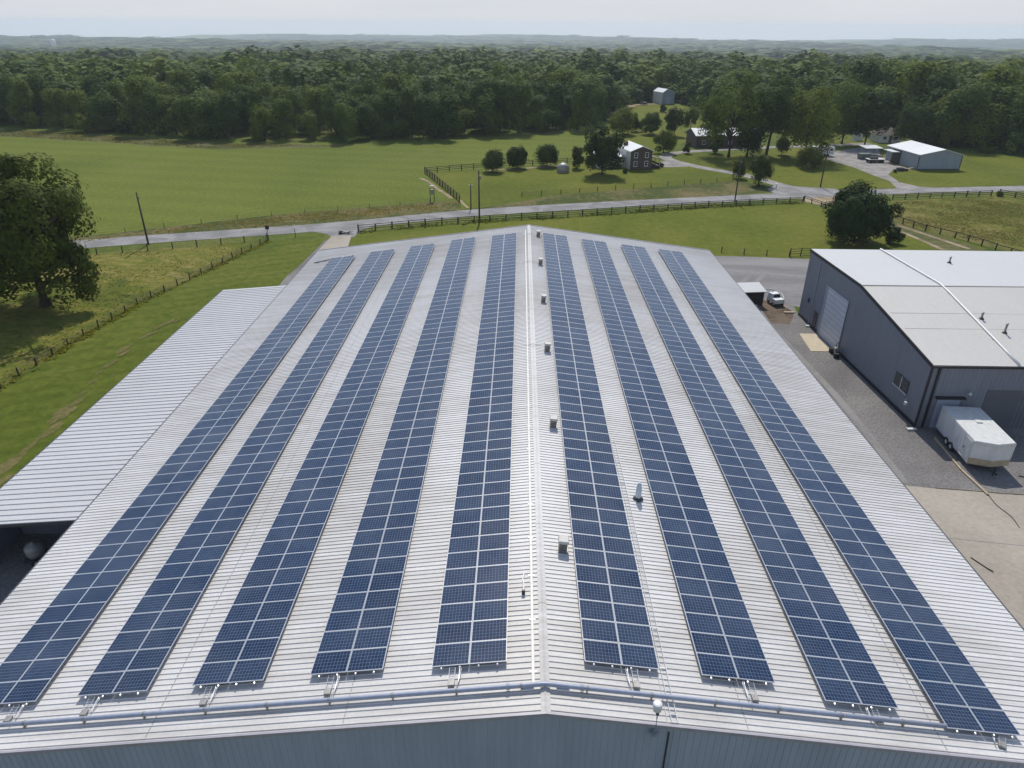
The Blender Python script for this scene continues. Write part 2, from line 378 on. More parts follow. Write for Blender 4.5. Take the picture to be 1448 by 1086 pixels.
sheet('paddock', [(505, 330), (577, 321), (680, 313), (798, 307), (998, 293), (1135, 287), (1180, 300), (1262, 312), (1300, 324), (1352, 337), (1400, 352), (1140, 366), (1015, 362), (760, 350), (488, 352)], 2, MAT['lawn'], .15)
sheet('east_paddock', [(1262, 312), (1262, 284), (1401, 277), (1640, 271), (1800, 330), (1500, 372), (1398, 349), (1352, 337), (1300, 324)], 4, MAT['paddock'], .2)
sheet('pasture', [(380, 340), (250, 350), (150, 357), (0, 370), (-300, 396), (-700, 560), (-300, 760), (0, 550), (200, 428)], 2, MAT['pasture'], .2)
sheet('mown_grass', [(382, 341), (460, 330), (452, 352), (395, 402), (330, 440), (-100, 770), (-300, 1000), (-700, 900), (-300, 762), (0, 551), (200, 429)], 3, MAT['mown'], .12)
def wl_(pts): return [(x, y, 0) for x, y in pts]
# main road
rc = [G(*q) for q in ((-900, 430), (-300, 382), (-60, 361), (160, 342), (460, 321), (700, 299), (1000, 282.5), (1200, 273), (1330, 269), (1448, 266.5), (1700, 259), (2100, 250))]
band('road', smooth_pts(rc), 5.6, 8, MAT['road'])
# entrance drive of the hall
sheet('entrance_apron', [(425, 325), (540, 316), (510, 326), (500, 336), (470, 336), (462, 331)], 9, MAT['road'], .1)
sheet('entrance_drive', [(469, 334), (497, 333), (489, 358), (440, 372), (450, 354)], 10, MAT['concrete'], .05)
sheet('gravel_edge', [(462, 338), (468, 346), (440, 380), (395, 425), (360, 440), (404, 392), (440, 360)], 7, MAT['gravel'], .25)
MAT['worn'] = ground_mat('worn_thin_grass', [(.05, (.085, .1, .02)), (.5, (.14, .125, .045)), (.95, (.22, .175, .085))], .25, 1.8, .55)
sp_ = [Vector(G(*q)) for q in ((-30, 708), (4, 672), (40, 634), (72, 602), (100, 574), (124, 550), (168, 506), (188, 486), (222, 466), (246, 454))]
for i, p in enumerate(smooth_pts(sp_, 4)):
    if random.random() < .72:
        r_ = random.uniform(.25, .65)*(1.25 if i < 16 else .8); dx = random.uniform(-.5, .5)
        sheet('worn_patch', None, 6+.3*i, MAT['worn'], r_*.3, [(p.x+dx+r_*.75*math.cos(t)+.35*r_*math.sin(t), p.y+r_*2.4*math.sin(t), 0) for t in np.linspace(0, 6.0, 11)], .4)
# farm drives across the road
band('house_drive', smooth_pts([G(*q) for q in ((1140, 270), (1105, 262), (1056, 248.5), (1000, 238.5), (974, 233), (950, 227), (941, 221.5), (955, 216.5), (999, 213), (1086, 208.5), (1160, 206.5), (1230, 203))]), 3.6, 9, MAT['drive'])
sheet('drive_mouth', [(1085, 268), (1098, 260), (1128, 264), (1180, 267), (1200, 272), (1100, 277)], 10, MAT['road'], .1)
sheet('house_yard', [(925, 234), (936, 228), (952, 226), (975, 232), (972, 236), (930, 237)], 11, MAT['drive'], .1)
sheet('barn_yard', [(1165, 221), (1182, 214), (1240, 205), (1246, 220), (1262, 232), (1290, 240), (1262, 240), (1256, 247), (1272, 258), (1300, 264), (1330, 266), (1240, 271), (1268, 266), (1258, 256), (1232, 247), (1205, 236), (1175, 228)], 10, MAT['drive'], .15)
sheet('dirt_patch', [(1128, 277), (1185, 274), (1245, 284), (1228, 292), (1165, 291), (1140, 286)], 6, MAT['dirt'], .4)
sheet('dirt_track', [(1225, 306), (1262, 313), (1300, 325), (1352, 340), (1400, 356), (1330, 356), (1290, 335), (1262, 324), (1225, 314)], 6, MAT['strip'], .3)
band('wheel_rut', smooth_pts([G(*q) for q in ((1235, 311), (1270, 319), (1310, 332), (1370, 352))]), .9, 7, MAT['dirt'])
band('wheel_rut', smooth_pts([G(*q) for q in ((1225, 313), (1262, 323), (1296, 337), (1335, 354))]), .9, 7, MAT['dirt'])
band('hill_track', smooth_pts([G(*q) for q in ((868, 160), (880, 155), (895, 149), (920, 147), (945, 147))]), 4.5, 6, MAT['dirt'])
# yard between the halls
sheet('far_yard', None, 5, MAT['gravelfar'], .2, wl_([(24, 96), (47, 86), (60, 86), (60, 113), (46, 112.6), (31.6, 113.8), (25, 116)]))
sheet('gravel_yard', None, 6, MAT['gravel'], .3, wl_([(22, 48.5), (31.2, 48.6), (36.5, 47.9), (40.9, 47.6), (60, 47.3), (75, 47), (75, 60), (37, 62), (36, 92), (34, 93.6), (22, 95)]), 2.)
sheet('concrete_yard', None, 4, MAT['concrete'], .0, wl_([(20, -30), (90, -30), (90, 52), (20, 52)]))
MAT['track'] = ground_mat('packed_gravel', [(.1, (.19, .18, .17)), (.9, (.29, .275, .26))], .2, 4, .5, bmp=.2)
for x0 in (29.3, 31.3):
    band('tyre_track', smooth_pts([(x0, 49, 0), (x0+.5, 60, 0), (x0+.2, 72, 0), (x0-.4, 84, 0), (x0+.8, 96, 0), (x0+5, 104, 0)]), .75, 8, MAT['track'])
sheet('muddy_patch', None, 7, MAT['brownpatch'], .4, wl_([(29, 84), (33.5, 84), (35.5, 88.5), (34.5, 92.5), (31, 93), (28.5, 90)]), 1.5)
for k, (a, b) in enumerate((((1300, 757), (1448, 772)), )):
    pa, pb = G(*a), G(*b); band('slab_joint', [pa, pb], .04, 8, MAT['vent'])
sheet('shade_floor', None, 5, MAT['gravel'], 0, wl_([(-47, 5), (-25, 5), (-25, 90), (-37.5, 90), (-38.6, 42), (-41, 38), (-46, 30)]))  # gravel reaches past the lean-to, its grey standing in for deep shade

exec_parts = []
# ------------------------------------------------------------------ ribbed sheets
def ribbed(o, du, dv, dn, L, W, pitch, h, base=.05, top=.02, thick=.03, vs0=0.):
    """sheet from o, ribs run along du (length L) and repeat along dv (width W)"""
    o, du, dv, dn = Vector(o), Vector(du), Vector(dv), Vector(dn)
    prof = [(0., 0.)]; v = pitch/2
    while v < W-base:
        prof += [(v-base, 0), (v-top, h), (v+top, h), (v+base, 0)]; v += pitch
    prof.append((W, 0))
    n = len(prof); pts = []
    for u in (0, L): pts += [o+du*u+dv*a+dn*b for a, b in prof]
    for u in (0, L): pts += [o+du*u-dn*thick, o+du*u+dv*W-dn*thick]
    fs = [(i, n+i, n+i+1, i+1) for i in range(n-1)]
    b = 2*n; fs += [(b, b+1, b+3, b+2), (0, n-1, b+1, b), (n, b+2, b+3, 2*n-1), (0, b, b+2, n), (n-1, 2*n-1, b+3, b+1)]
    return pts, fs
# ------------------------------------------------------------------ the big hall
ca, sa = math.cos(AL), math.sin(AL)
def rp(u, y, e=0.):                             # point on the roof: u along the slope, e above it
    s = 1 if u >= 0 else -1
    return Vector((u*ca+s*sa*e, y, RZ-abs(u)*sa+ca*e))
hall = empty('metal_hall', 'huge metal hall with white ribbed gable roof carrying nine rows of solar panels', 'building', (0, Y0, 0))
def pl(o):                                      # parent keeping world place
    o.parent = hall; o.location = Vector(o.location)-Vector(hall.location); return o
for sg, Ls in ((-1, HL), (1, HR)):
    pts, fs = ribbed(rp(sg*Ls, Y0), (-sg*ca, 0, sa), (0, 1, 0), (sg*sa, 0, ca), Ls-.01, Y1-Y0, .3128, .038, .048, .018)
    pl(MB().add(pts, fs).build('roof_slope', MAT['roof']))
for sg, Ls in ((-1, HL), (1, HR)):
    for u in (8.6, 17.3):
        o = MB().box((0, 0, 0), (.04, Y1-Y0-.1, .012)).build('lap_seam', MAT['vent']); o.location = rp(sg*u, (Y0+Y1)/2, .004); o.rotation_euler = (0, sg*AL, 0); pl(o)
# ridge cap: two flat flanges and a raised spine, in lapped lengths
m = MB(); y = Y0-.02
while y < Y1:
    y2 = min(y+6.1, Y1+.02); e = .055+.004*((int(y) % 2))
    for sg in (-1, 1):
        a, b = rp(sg*.2, y, e-.015), rp(sg*.2, y2+.05, e-.015)
        c, d = rp(sg*.05, y2+.05, e), rp(sg*.05, y, e)
        m.add([a, b, c, d], [(0, 1, 2, 3)])
        t = Vector((0, 0, .03)); k0 = Vector((0, y, RZ+.075)); k1 = Vector((0, y2+.05, RZ+.075))
        m.add([d, c, k1, k0], [(0, 1, 2, 3)])
        m.add([a, b, b-Vector((0, 0, .05)), a-Vector((0, 0, .05))], [(0, 1, 2, 3)])
    y = y2
pl(m.build('ridge_cap', MAT['roof']))
# rake trims at the two gables, eave gutters
for yy, s in ((Y0-.09, -1), (Y1+.03, 1)):
    for sg, Ls in ((-1, HL), (1, HR)):
        m = MB(); a, b = rp(sg*Ls, yy), rp(sg*.001, yy)
        d = Vector((0, .1, 0)); up = Vector((0, 0, .085)); dn = Vector((0, 0, -.1))
        m.hexa([a+dn, b+dn, b+dn+d, a+dn+d], [a+up, b+up, b+up+d, a+up+d])
        pl(m.build('rake_trim', MAT['trim']))
for sg, Ls in ((-1, HL), (1, HR)):
    x = sg*(Ls*ca+.07); z = RZ-Ls*sa-.10
    pl(MB().box((x, (Y0+Y1)/2, z), (.13, Y1-Y0, .14)).build('gutter', MAT['gutter']))
# walls
def gable_wall(y, inset, out):
    m = MB(); xs = []; x = -HL*ca+inset; X1 = HR*ca-inset
    while x < X1:
        xs += [(x, 0), (x+.20, 0), (x+.22, .03), (x+.26, .03), (x+.28, 0)]; x += .3
    xs = [q for q in xs if q[0] < X1]+[(X1, 0)]
    vs = []; fs = []
    for x, d in xs:
        vs += [(x, y-out*d, 0), (x, y-out*d, RZ-abs(x)*SL-.05)]
    fs = [(2*i, 2*i+2, 2*i+3, 2*i+1) for i in range(len(xs)-1)]
    return m.add(vs, fs)
pl(gable_wall(Y0+.1, .15, 1).build('wall', MAT['wall']))
pl(gable_wall(Y1-.1, .15, -1).build('wall', MAT['wall']))
for sg, Ls in ((-1, HL), (1, HR)):
    x = sg*(Ls*ca-.15); z = RZ-Ls*sa-.06
    pts, fs = ribbed((x, Y0+.12, 0), (0, 0, 1), (0, 1, 0), (sg, 0, 0), z, Y1-Y0-.24, .3, .03)
    pl(MB().add(pts, fs).build('wall', MAT['wall']))
pl(MB().box((5.17, Y0+.045, 3.9), (.05, .07, 7.9)).build('wall_joint', MAT['gutter']))

# lean-to on the left side
lean = empty('lean_to', 'lower lean-to shed with bright wide-ribbed roof along the left side of the hall', 'building', (-34, 36.6, 0))
def pz(o, root): o.parent = root; o.location = Vector(o.location)-Vector(root.location); return o
lx0, lz0, lx1, lz1 = -38.45, 4.16, -30.12, 4.88
dl = Vector((lx1-lx0, 0, lz1-lz0)); LL = dl.length; du = dl/LL; dn = Vector((-du.z, 0, du.x))
pts, fs = ribbed((lx0, 36.65, lz0), du, (0, 1, 0), dn, LL, 46.6, .625, .055, .062, .025)
pz(MB().add(pts, fs).build('roof_slope', MAT['roof_lean']), lean)
pz(MB().box((lx0-.06, 36.65+23.3, lz0-.06), (.1, 46.6, .12)).build('gutter', MAT['gutter']), lean)
m = MB(); m.hexa([(lx0, 36.55, lz0-.22), (lx1, 36.55, lz1-.22), (lx1, 36.63, lz1-.22), (lx0, 36.63, lz0-.22)], [(lx0, 36.55, lz0+.0), (lx1, 36.55, lz1+.0), (lx1, 36.63, lz1+.0), (lx0, 36.63, lz0+.0)])
pz(m.build('rake_trim', MAT['gutter']), lean)
for k in range(9):
    pz(MB().box((lx0+.25, 37+k*5.7, (lz0-.15)/2), (.2, .2, lz0-.15)).build('post', MAT['gutter']), lean)
pts, fs = ribbed((lx0+.2, 83.1, 0), (0, 0, 1), (1, 0, 0), (0, 1, 0), lz0-.05, 8, .3, .03)
pz(MB().add(pts, fs).build('wall', MAT['wall']), lean)
pts, fs = ribbed((lx0+.15, 36.75, 0), (0, 0, 1), (0, 1, 0), (-1, 0, 0), lz0-.1, 45.8, .3, .03)
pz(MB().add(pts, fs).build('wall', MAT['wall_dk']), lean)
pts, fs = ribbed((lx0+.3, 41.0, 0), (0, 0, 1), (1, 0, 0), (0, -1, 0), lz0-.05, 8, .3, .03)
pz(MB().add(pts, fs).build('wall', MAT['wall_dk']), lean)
# machine parked in the shade there
t = empty('sprayer_cart', 'pale tank cart on wheels in the dark shade under the lean-to', 'cart', (-35.1, 38.0, .02), .5)
MB().lathe((0, 0, .55), [(.05, 0), (.5, .05), (.62, .3), (.62, .8), (.45, 1.05), (.12, 1.1), (.12, 1.2)], 18).build('tank', MAT['vent'], t, True)
MB().box((0, 0, .5), (1.5, 1.0, .1)).tube([(.7, 0, .5), (1.9, 0, .42)], .05).build('chassis', MAT['gutter'], t)
for s in (-1, 1):
    wh = MB().tube([(0, s*.55, .35), (0, s*.75, .35)], .35, 16).build('wheel', MAT['rubber'], t)
    MB().tube([(0, s*.755, .35), (0, s*.765, .35)], .17, 12).build('rim', MAT['offwhite'], wh)

# ------------------------------------------------------------------ solar arrays
PW, RP = 3.36, 1.2510
UK = [-26.9131, -21.5939, -16.1286, -10.6125, -5.0066, 1.7755, 7.0862, 12.5031, 17.7006]
YN = [21.7517, 21.8559, 21.9434, 22.0349, 21.9439, 22.0191, 21.963, 21.2769, 20.5106]
YF = [91.7637, 92.464, 92.8024, 93.5773, 93.3373, 93.635, 93.1876, 93.3472, 93.5409]
NR = [56, 56, 57, 57, 57, 57, 57, 58, 58]
EL = .30
pw, ph, th = 1.668, RP-.014, .04
fb = .023
def panel_meshes():
    m = MB(); x0, x1, y0, y1 = fb, pw-fb, fb, ph-fb
    m.add([(x0, y0, -.006), (x1, y0, -.006), (x1, y1, -.006), (x0, y1, -.006)], [(0, 1, 2, 3)], 0)
    m.add([(x0, y0, -.014), (x1, y0, -.014), (x1, y1, -.014), (x0, y1, -.014)], [(3, 2, 1, 0)], 1)
    me = m.mesh('solar_panel', [MAT['cell'], MAT['backsheet']])
    uv = me.uv_layers.new(name='UVMap')
    mg = .012
    for i, c in enumerate([(-mg, -mg*1.6), (1+mg, -mg*1.6), (1+mg, 1+mg*1.6), (-mg, 1+mg*1.6)]): uv.data[i].uv = c
    f = MB()
    for c, d in (((pw/2, fb/2, -th/2), (pw, fb, th)), ((pw/2, ph-fb/2, -th/2), (pw, fb, th)), ((fb/2, ph/2, -th/2), (fb, ph-2*fb, th)), ((pw-fb/2, ph/2, -th/2), (fb, ph-2*fb, th))): f.box(c, d)
    return me, f.mesh('frame', MAT['frame'])
PME, FME = panel_meshes()
desc = ['outermost solar array on the left slope, beside the lean-to roof', 'second solar array in from the left eave of the hall roof',
        'third of five solar arrays on the left slope, middle one', 'fourth solar array from the left eave, one away from the ridge',
        'solar array just left of the ridge cap and its white cable run', 'solar array just right of the ridge beside the roof vents',
        'solar array between the tall pipe vent and the third row right of ridge', 'solar array second from the right eave, third right of ridge',
        'outermost solar array on the right slope, nearest the gravel yard']
for k in range(9):
    u0, sg = UK[k], (1 if UK[k] > 0 else -1)
    root = bpy.data.objects.new('solar_array', None); C.objects.link(root); root.empty_display_size = .2
    tag(root, desc[k], 'solar array', 'rows of solar panels on the hall roof')
    root.location = rp(u0, YN[k], EL); root.rotation_euler = (0, sg*AL if sg > 0 else -AL, 0)
    n = NR[k]; step = (YF[k]-YN[k])/n
    rest_p, rest_f = MB(), MB(); uvs = []
    for r in range(n):
        for c in range(2):
            x, yy = c*(pw+.022), r*step; j = (random.random()-.5)*.006
            if r < 50:
                p = bpy.data.objects.new('solar_panel', PME); C.objects.link(p); p.parent = root; p.location = (x, yy, j)
                p.rotation_euler = ((random.random()-.5)*.006, (random.random()-.5)*.006, 0)
                q = bpy.data.objects.new('frame', FME); C.objects.link(q); q.parent = p
            else:
                x0, x1, y0, y1 = x+fb, x+pw-fb, yy+fb, yy+ph-fb
                rest_p.add([(x0, y0, -.006), (x1, y0, -.006), (x1, y1, -.006), (x0, y1, -.006)], [(0, 1, 2, 3)], 0)
                for cc, d in (((x+pw/2, yy+fb/2, -th/2), (pw, fb, th)), ((x+pw/2, yy+ph-fb/2, -th/2), (pw, fb, th)), ((x+fb/2, yy+ph/2, -th/2), (fb, ph-2*fb, th)), ((x+pw-fb/2, yy+ph/2, -th/2), (fb, ph-2*fb, th))): rest_f.box(cc, d)
    me = rest_p.mesh('far_panels', MAT['cell']); uv = me.uv_layers.new(name='UVMap'); mg = .012
    cs = [(-mg, -mg*1.6), (1+mg, -mg*1.6), (1+mg, 1+mg*1.6), (-mg, 1+mg*1.6)]
    for i in range(len(uv.data)): uv.data[i].uv = cs[i % 4]
    fp = struct(link('far_panels', me, root), 'stuff')
    struct(rest_f.build('far_frames', MAT['frame'], fp), 'stuff')
    Lr = n*step
    for xr in (.42, 1.25, 2.1, 2.94):
        m = MB().box((xr, Lr/2, -.085), (.05, Lr+.16, .06))
        m.tube([(xr, -.10, -.085), (xr, -.02, -.085)], .05, 8)
        yy = .6
        while yy < Lr: m.box((xr+.03, yy, -.20), (.05, .06, .19)); yy += 2.5
        m.build('mounting_rail', MAT['alu'], root)

# cable trays from each array down to the header pipe
TU = [-24.45, -20.85, -15.3, -9.62, -4.08, 4.02, 9.32, 14.72, 20.2]
TY = [20.75, 20.75, 20.8, 20.85, 20.85, 20.85, 20.85, 20.4, 19.95]
tl = ['leftmost wire cable tray below the left eave array', 'wire cable tray below the second array from the left eave', 'wire cable tray below the third array from the left eave',
      'wire cable tray below the fourth array, left of the ridge', 'wire cable tray below the array just left of the ridge', 'wire cable tray below the array just right of the ridge',
      'wire cable tray below the second array right of ridge', 'wire cable tray below the third array right of ridge', 'twisted wire cable tray below the right eave array']
for k in range(9):
    u, s = TU[k], (1 if TU[k] > 0 else -1)
    root = bpy.data.objects.new('cable_tray', None); C.objects.link(root); tag(root, tl[k], 'cable tray', 'short cable trays at the front ends of the arrays')
    root.location = rp(u, YN[k]-.05, .05); root.rotation_euler = (0, s*AL, (.0 if k < 8 else .5)*-1)
    ln = YN[k]-TY[k]+.05
    m = MB()
    for x in (-.13, .13): m.tube([(x, 0, .16), (x, -ln*.72, .09)], .013, 6)
    for j in range(7): m.tube([(-.13, -ln*.12*j, .155-.0117*j), (.13, -ln*.12*j, .155-.0117*j)], .008, 5)
    m.build('ladder_rail', MAT['alu'], root)
    MB().box((0, -ln*.66, .075), (.28, .3, .12)).build('junction_box', MAT['vent'], root, bevel=.01)
    sx = -.33 if s > 0 else .33
    m = MB().tube([(sx*.9, .1, .18), (sx, -.15, .15), (sx*.95, -ln*.6, .10), (sx*.75, -ln*1.0, .12)], .022, 6)
    m.tube([(sx*1.15, .1, .18), (sx*1.2, -.2, .14), (sx*1.0, -ln*.55, .10), (sx*.75, -ln*.98, .10)], .014, 6)
    m.build('cable', MAT['alu'], root, True)

# header pipe along the front gable
hp = empty('header_pipe', 'long galvanised conduit pipe running across the roof just above the front gable edge', 'pipe', (0, 20.65, RZ))
HE = .22
def hrel(p): return Vector(p)-Vector((0, 20.65, RZ))
m = MB().tube([hrel(rp(u, 20.65, HE)) for u in (-29.2, -20, -10, -.25, -.06)]+[hrel(rp(u, 20.65, HE)) for u in (.06, .25, 9, 17.75)], .105, 14)
m.build('pipe', MAT['galv'], hp, True)
u = -29
while u < 17.6:
    if abs(u) > .8:
        a = hrel(rp(u, 20.65, 0)); q = MB().tube([hrel(rp(u-.05, 20.65, HE)), hrel(rp(u+.05, 20.65, HE))], .118, 12)
        q.box(a+Vector((0, 0, .07)), (.05, .26, .04)); q.box(a+Vector((0, .12, .08)), (.04, .03, .14)); q.box(a+Vector((0, -.12, .08)), (.04, .03, .14))
        q.build('pipe_clamp', MAT['vent'], hp)
    u += 2.8
for s in (-1, 1):
    MB().box(hrel(rp(s*.75, 20.63, .1)), (.55, .28, .05), 0, 0, s*AL).build('pipe_bracket', MAT['white'], hp)
    MB().tube([hrel(rp(s*1.5, 20.65, HE)), hrel(rp(s*1.64, 20.65, HE))], .135, 12).build('coupling', MAT['galv'], hp)

# white cable run left of the ridge
rcx = empty('cable_run', 'thin white cable tray running lengthwise beside the left of the ridge cap', 'cable tray', (-.5, 58, RZ))
m = MB(); yy = 20.8
while yy < 95:
    y2 = min(yy+3.0, 95); m.box((0, (yy+y2)/2-58, .02+.003*(int(yy) % 2)), (.10, y2-yy-.02, .06)); yy = y2
for x in (-.07, .07): m.box((x, 58-58-.2, .045), (.012, 74, .05))
m.build('tray', MAT['offwhite'], rcx)
for k in range(25):
    MB().box((0, 21.5+k*3-58, -.03), (.26, .04, .03)).build('support', MAT['alu'], rcx)
# long ladder-like cable tray on the right slope
ct = empty('ladder_tray', 'long thin ladder-like cable tray from beyond the pipe vent to the front roof edge', 'cable tray', tuple(rp(5.55, 19.4, 0)))
ct.rotation_euler = (0, AL, 0)
def lxx(t): return -.14+.1*math.sin(t*.15)*(t/24)
m = MB()
for s in (-.13, .13):
    m.tube([(lxx(t)+s, t, .11) for t in np.linspace(.1, 23, 24)], .014, 6)
t_ = .2
while t_ < 23: m.tube([(lxx(t_)-.13, t_, .11), (lxx(t_)+.13, t_, .11)], .010, 5); t_ += .31
m.build('tray', MAT['white'], ct)
m = MB().tube([(lxx(t)-.3, t, .05) for t in np.linspace(-.05, 23.5, 30)], .012, 6); m.build('cable', MAT['offwhite'], ct)
for k in range(10): MB().box((lxx(k*2.4), .5+k*2.4, .07), (.34, .05, .03)).build('support', MAT['alu'], ct)

# square ridge vents with white caps
vl = ['square white-capped roof vent nearest the front gable', 'second square roof vent from the front, level with the pipe vent behind', 'third square roof vent counted from the front gable',
      'fourth square roof vent counted from the front gable', 'second farthest of the square white-capped roof vents', 'farthest square roof vent, by the back end of the ridge']
vroot = None
for i, yy in enumerate((29.66, 42.71, 55.61, 67.65, 80.17, 92.56)):
    if vroot is None:
        r = empty('roof_vent', vl[0], 'roof vent', (0, 0, 0), 0, 'square white-capped vents beside the ridge')
        b = MB().box((0, 0, .33), (.46, .46, .62)); b.box((0, 0, .03), (.66, .66, .05)); b.build('vent_body', MAT['vent'], r, bevel=.015)
        q = MB()
        for kx in range(4): q.box((0, -.236, .2+kx*.11), (.38, .014, .05))
        q.build('louvre', MAT['gutter'], r)
        q = MB(); q.hexa([(-.3, -.3, .62), (.3, -.3, .62), (.3, .3, .62), (-.3, .3, .62)], [(-.26, -.26, .78), (.26, -.26, .78), (.26, .26, .78), (-.26, .26, .78)])
        q.build('vent_cap', MAT['cap'], r, bevel=.03); vroot = r
    else:
        r = copy_tree(vroot)
    r['label'] = vl[i]; r.location = rp(1.21, yy, .0)-Vector((0, 0, .03)); r.rotation_euler = (0, AL*.6, .05*(i % 3-1))
# the nearest one is drum-shaped on top
# small thin pipes reaching from the ridge to the vents
for yy, lb in ((92.4, 'thin white conduit crossing the ridge to the farthest vent'), (80.3, 'thin white conduit crossing the ridge to the second farthest vent'), (56.0, 'thin white conduit crossing the ridge to the middle vents')):
    o = MB().tube([rp(-.9, yy+.3, .1), rp(-.3, yy+.3, .12), rp(-.02, yy+.3, .2), rp(.5, yy+.3, .12), rp(1.7, yy+.3, .08)], .028, 6).build('conduit', MAT['white']); tag(o, lb, 'pipe')
r = empty('pipe_vent', 'tall milky tapered pipe vent on a dark base between two arrays', 'roof vent', tuple(rp(6.21, 35.15, 0)))
MB().lathe((0, 0, -.05), [(.30, 0), (.33, .1), (.26, .17), (.2, .24)], 16).build('vent_base', MAT['gutter'], r, True)
MB().lathe((0, 0, .12), [(.19, 0), (.185, .3), (.16, .75), (.12, 1.0), (.07, 1.12)], 16).build('vent_tube', MAT['glassvent'], r, True)
r = empty('junction_box', 'small dark grey box on the roof left of the white ridge cable', 'box', tuple(rp(-.92, 26.26, 0)))
MB().box((0, 0, .16), (.17, .14, .26)).build('box', MAT['gutter'], r, bevel=.015)
MB().tube([(0, .05, .1), (.02, .5, .09), (-.03, 1.0, .08), (.05, 1.5, .07)], .025, 6).build('cable', MAT['white'], r)
# white drum lamp on a bent arm at the gable edge
r = empty('gable_lamp', 'white drum-shaped lamp on a thin bracket arm above the front gable wall', 'lamp', (4.5, 19.40, 8.0))
z0 = RZ-4.5*SL-8.0
MB().tube([(0, -.03, z0-.55), (0, -.22, z0-.4), (0, -.26, z0+.2), (0, -.22, z0+.75), (0, -.12, z0+.95)], .03, 8).build('bracket_arm', MAT['galv'], r, True)
MB().lathe((0, -.06, z0+.95), [(.15, 0), (.185, .04), (.19, .1), (.19, .36), (.18, .39), (.05, .40)], 20).build('lamp_head', MAT['white'], r, True)
MB().box((0, -.09, z0-.5), (.3, .06, .3)).build('wall_plate', MAT['galv'], r)
for s in (-1, 1): MB().tube([(s*.13, -.06, z0-.6), (s*.03, -.24, z0-.05)], .014, 6).build('brace', MAT['galv'], r)
MB().box((0, -.20, z0+.92), (.12, .1, .1)).build('sensor', MAT['gutter'], r)
# cables and clips at the far ends of the arrays
for k, (u0, lb) in enumerate(zip(UK, ('left eave array', 'second array from the left eave', 'third array from the left', 'fourth array from the left', 'array left of the ridge', 'array right of the ridge', 'second array right of the ridge', 'third array right of the ridge', 'right eave array'))):
    m = MB().tube([rp(u0+.4, YF[k]+.15, .12), rp(u0+1.2, YF[k]+.2, .2), rp(u0+2.9, YF[k]+.12, .16)], .03, 6)
    m.box(rp(u0+2.9, YF[k]+.15, .2), (.22, .16, .2)); m.box(rp(u0+.5, YF[k]+.15, .17), (.18, .14, .16))
    o = m.build('conduit', MAT['gutter']); tag(o, 'dark end conduit with boxes behind the '+lb, 'pipe', 'dark conduits at the far ends of the arrays')
o = MB().tube([rp(-29.2, 91.0, .1), rp(-27.4, 91.6, .12), rp(-26.6, 91.9, .14)], .06, 8).build('conduit', MAT['gutter']); tag(o, 'short loose dark pipe at the far left corner of the hall roof', 'pipe')
# ------------------------------------------------------------------ the grey workshop on the right
ws = empty('workshop', 'slate grey metal workshop with low pale roof across the gravel yard', 'building', (36.8, 58.35, 0))
def pw_(o): o.parent = ws; o.location = Vector(o.location)-Vector(ws.location); return o
WY0, WYR, WY1, WX1 = 58.35, 73.6, 87.45, 78.0
def wx(y): return 36.78-(y-WY0)*.0315
ZE, ZR, ZF = 6.60, 8.95, 8.90
def wz(y): return ZE+(y-WY0)*(ZR-ZE)/(WYR-WY0) if y < WYR else ZR+(y-WYR)*(ZF-ZR)/(WY1-WYR)
for (ya, yb, za, zb, mt, nm) in ((WY0-.12, WYR, ZE+.0, ZR, MAT['roof_near'], 'roof_slope'), (WYR+.01, WY1+.1, ZR, ZF, MAT['roof_far'], 'roof_slope')):
    o0 = Vector((wx(ya)-.12, ya, za+.03)); o1 = Vector((wx(yb)-.12, yb, zb+.03)); du = (o1-o0); L = du.length; du /= L
    dn = Vector((1, 0, 0)).cross(du)
    pts, fs = ribbed(o0, du, (1, -.009, 0), dn, L, WX1-36.5, .31, .009 if mt is MAT['roof_near'] else .006, .06, .02, .05)
    pw_(MB().add(pts, fs).build(nm, mt))
# wavy ridge flashing and lap seams
m = MB(); m.box(((wx(WYR)+WX1)/2, WYR-.12, ZR+.045), (WX1-wx(WYR), .18, .05)); pw_(m.build('ridge_flashing', MAT['vent']))
for yy in (64.6, 67.6):
    pw_(MB().box(((wx(yy)+WX1)/2+.1, yy, wz(yy)+.055), (WX1-wx(yy)-.4, .05, .025)).build('lap_seam', MAT['roof_near']))
# gable end wall with window and doors
m = MB(); ys = []; y = WY0
while y < WY1:
    ys += [(y, 0), (y+.26, 0), (y+.28, .025), (y+.33, .025), (y+.35, 0)]; y += .4
ys = [q for q in ys if q[0] < WY1 and not WYR-.05 < q[0] < WYR+.05]+[(WYR, 0), (WY1, 0)]; ys.sort()
vs = []
for y, d in ys: vs += [(wx(y)-d, y, 0), (wx(y)-d, y, wz(y)-.02)]
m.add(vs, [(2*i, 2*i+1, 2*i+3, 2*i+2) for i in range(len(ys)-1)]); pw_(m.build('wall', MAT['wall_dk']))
ang = math.atan(.0315)
def on_wall(y, z, dpt, wy, hz, name, mat, parent=None, off=0.):
    o = MB().box((0, 0, 0), (dpt, wy, hz)).build(name, mat); o.rotation_euler = (0, 0, ang); o.location = (wx(y)-.03-dpt/2-off, y, z)
    return o
for (ya, yb) in ((WY0-.1, WYR), (WYR, WY1+.1)):
    m = MB(); d = Vector((0, 0, .28)); a = Vector((wx(ya)-.16, ya, wz(max(ya, WY0)))); b = Vector((wx(yb)-.16, yb, wz(min(yb, WY1))))
    w_ = Vector((.1, 0, 0)); m.hexa([a-d, a-d+w_, b-d+w_, b-d], [a+w_*0+Vector((0, 0, .06)), a+w_+Vector((0, 0, .06)), b+w_+Vector((0, 0, .06)), b+Vector((0, 0, .06))]); pw_(m.build('rake_trim', MAT['dark']))
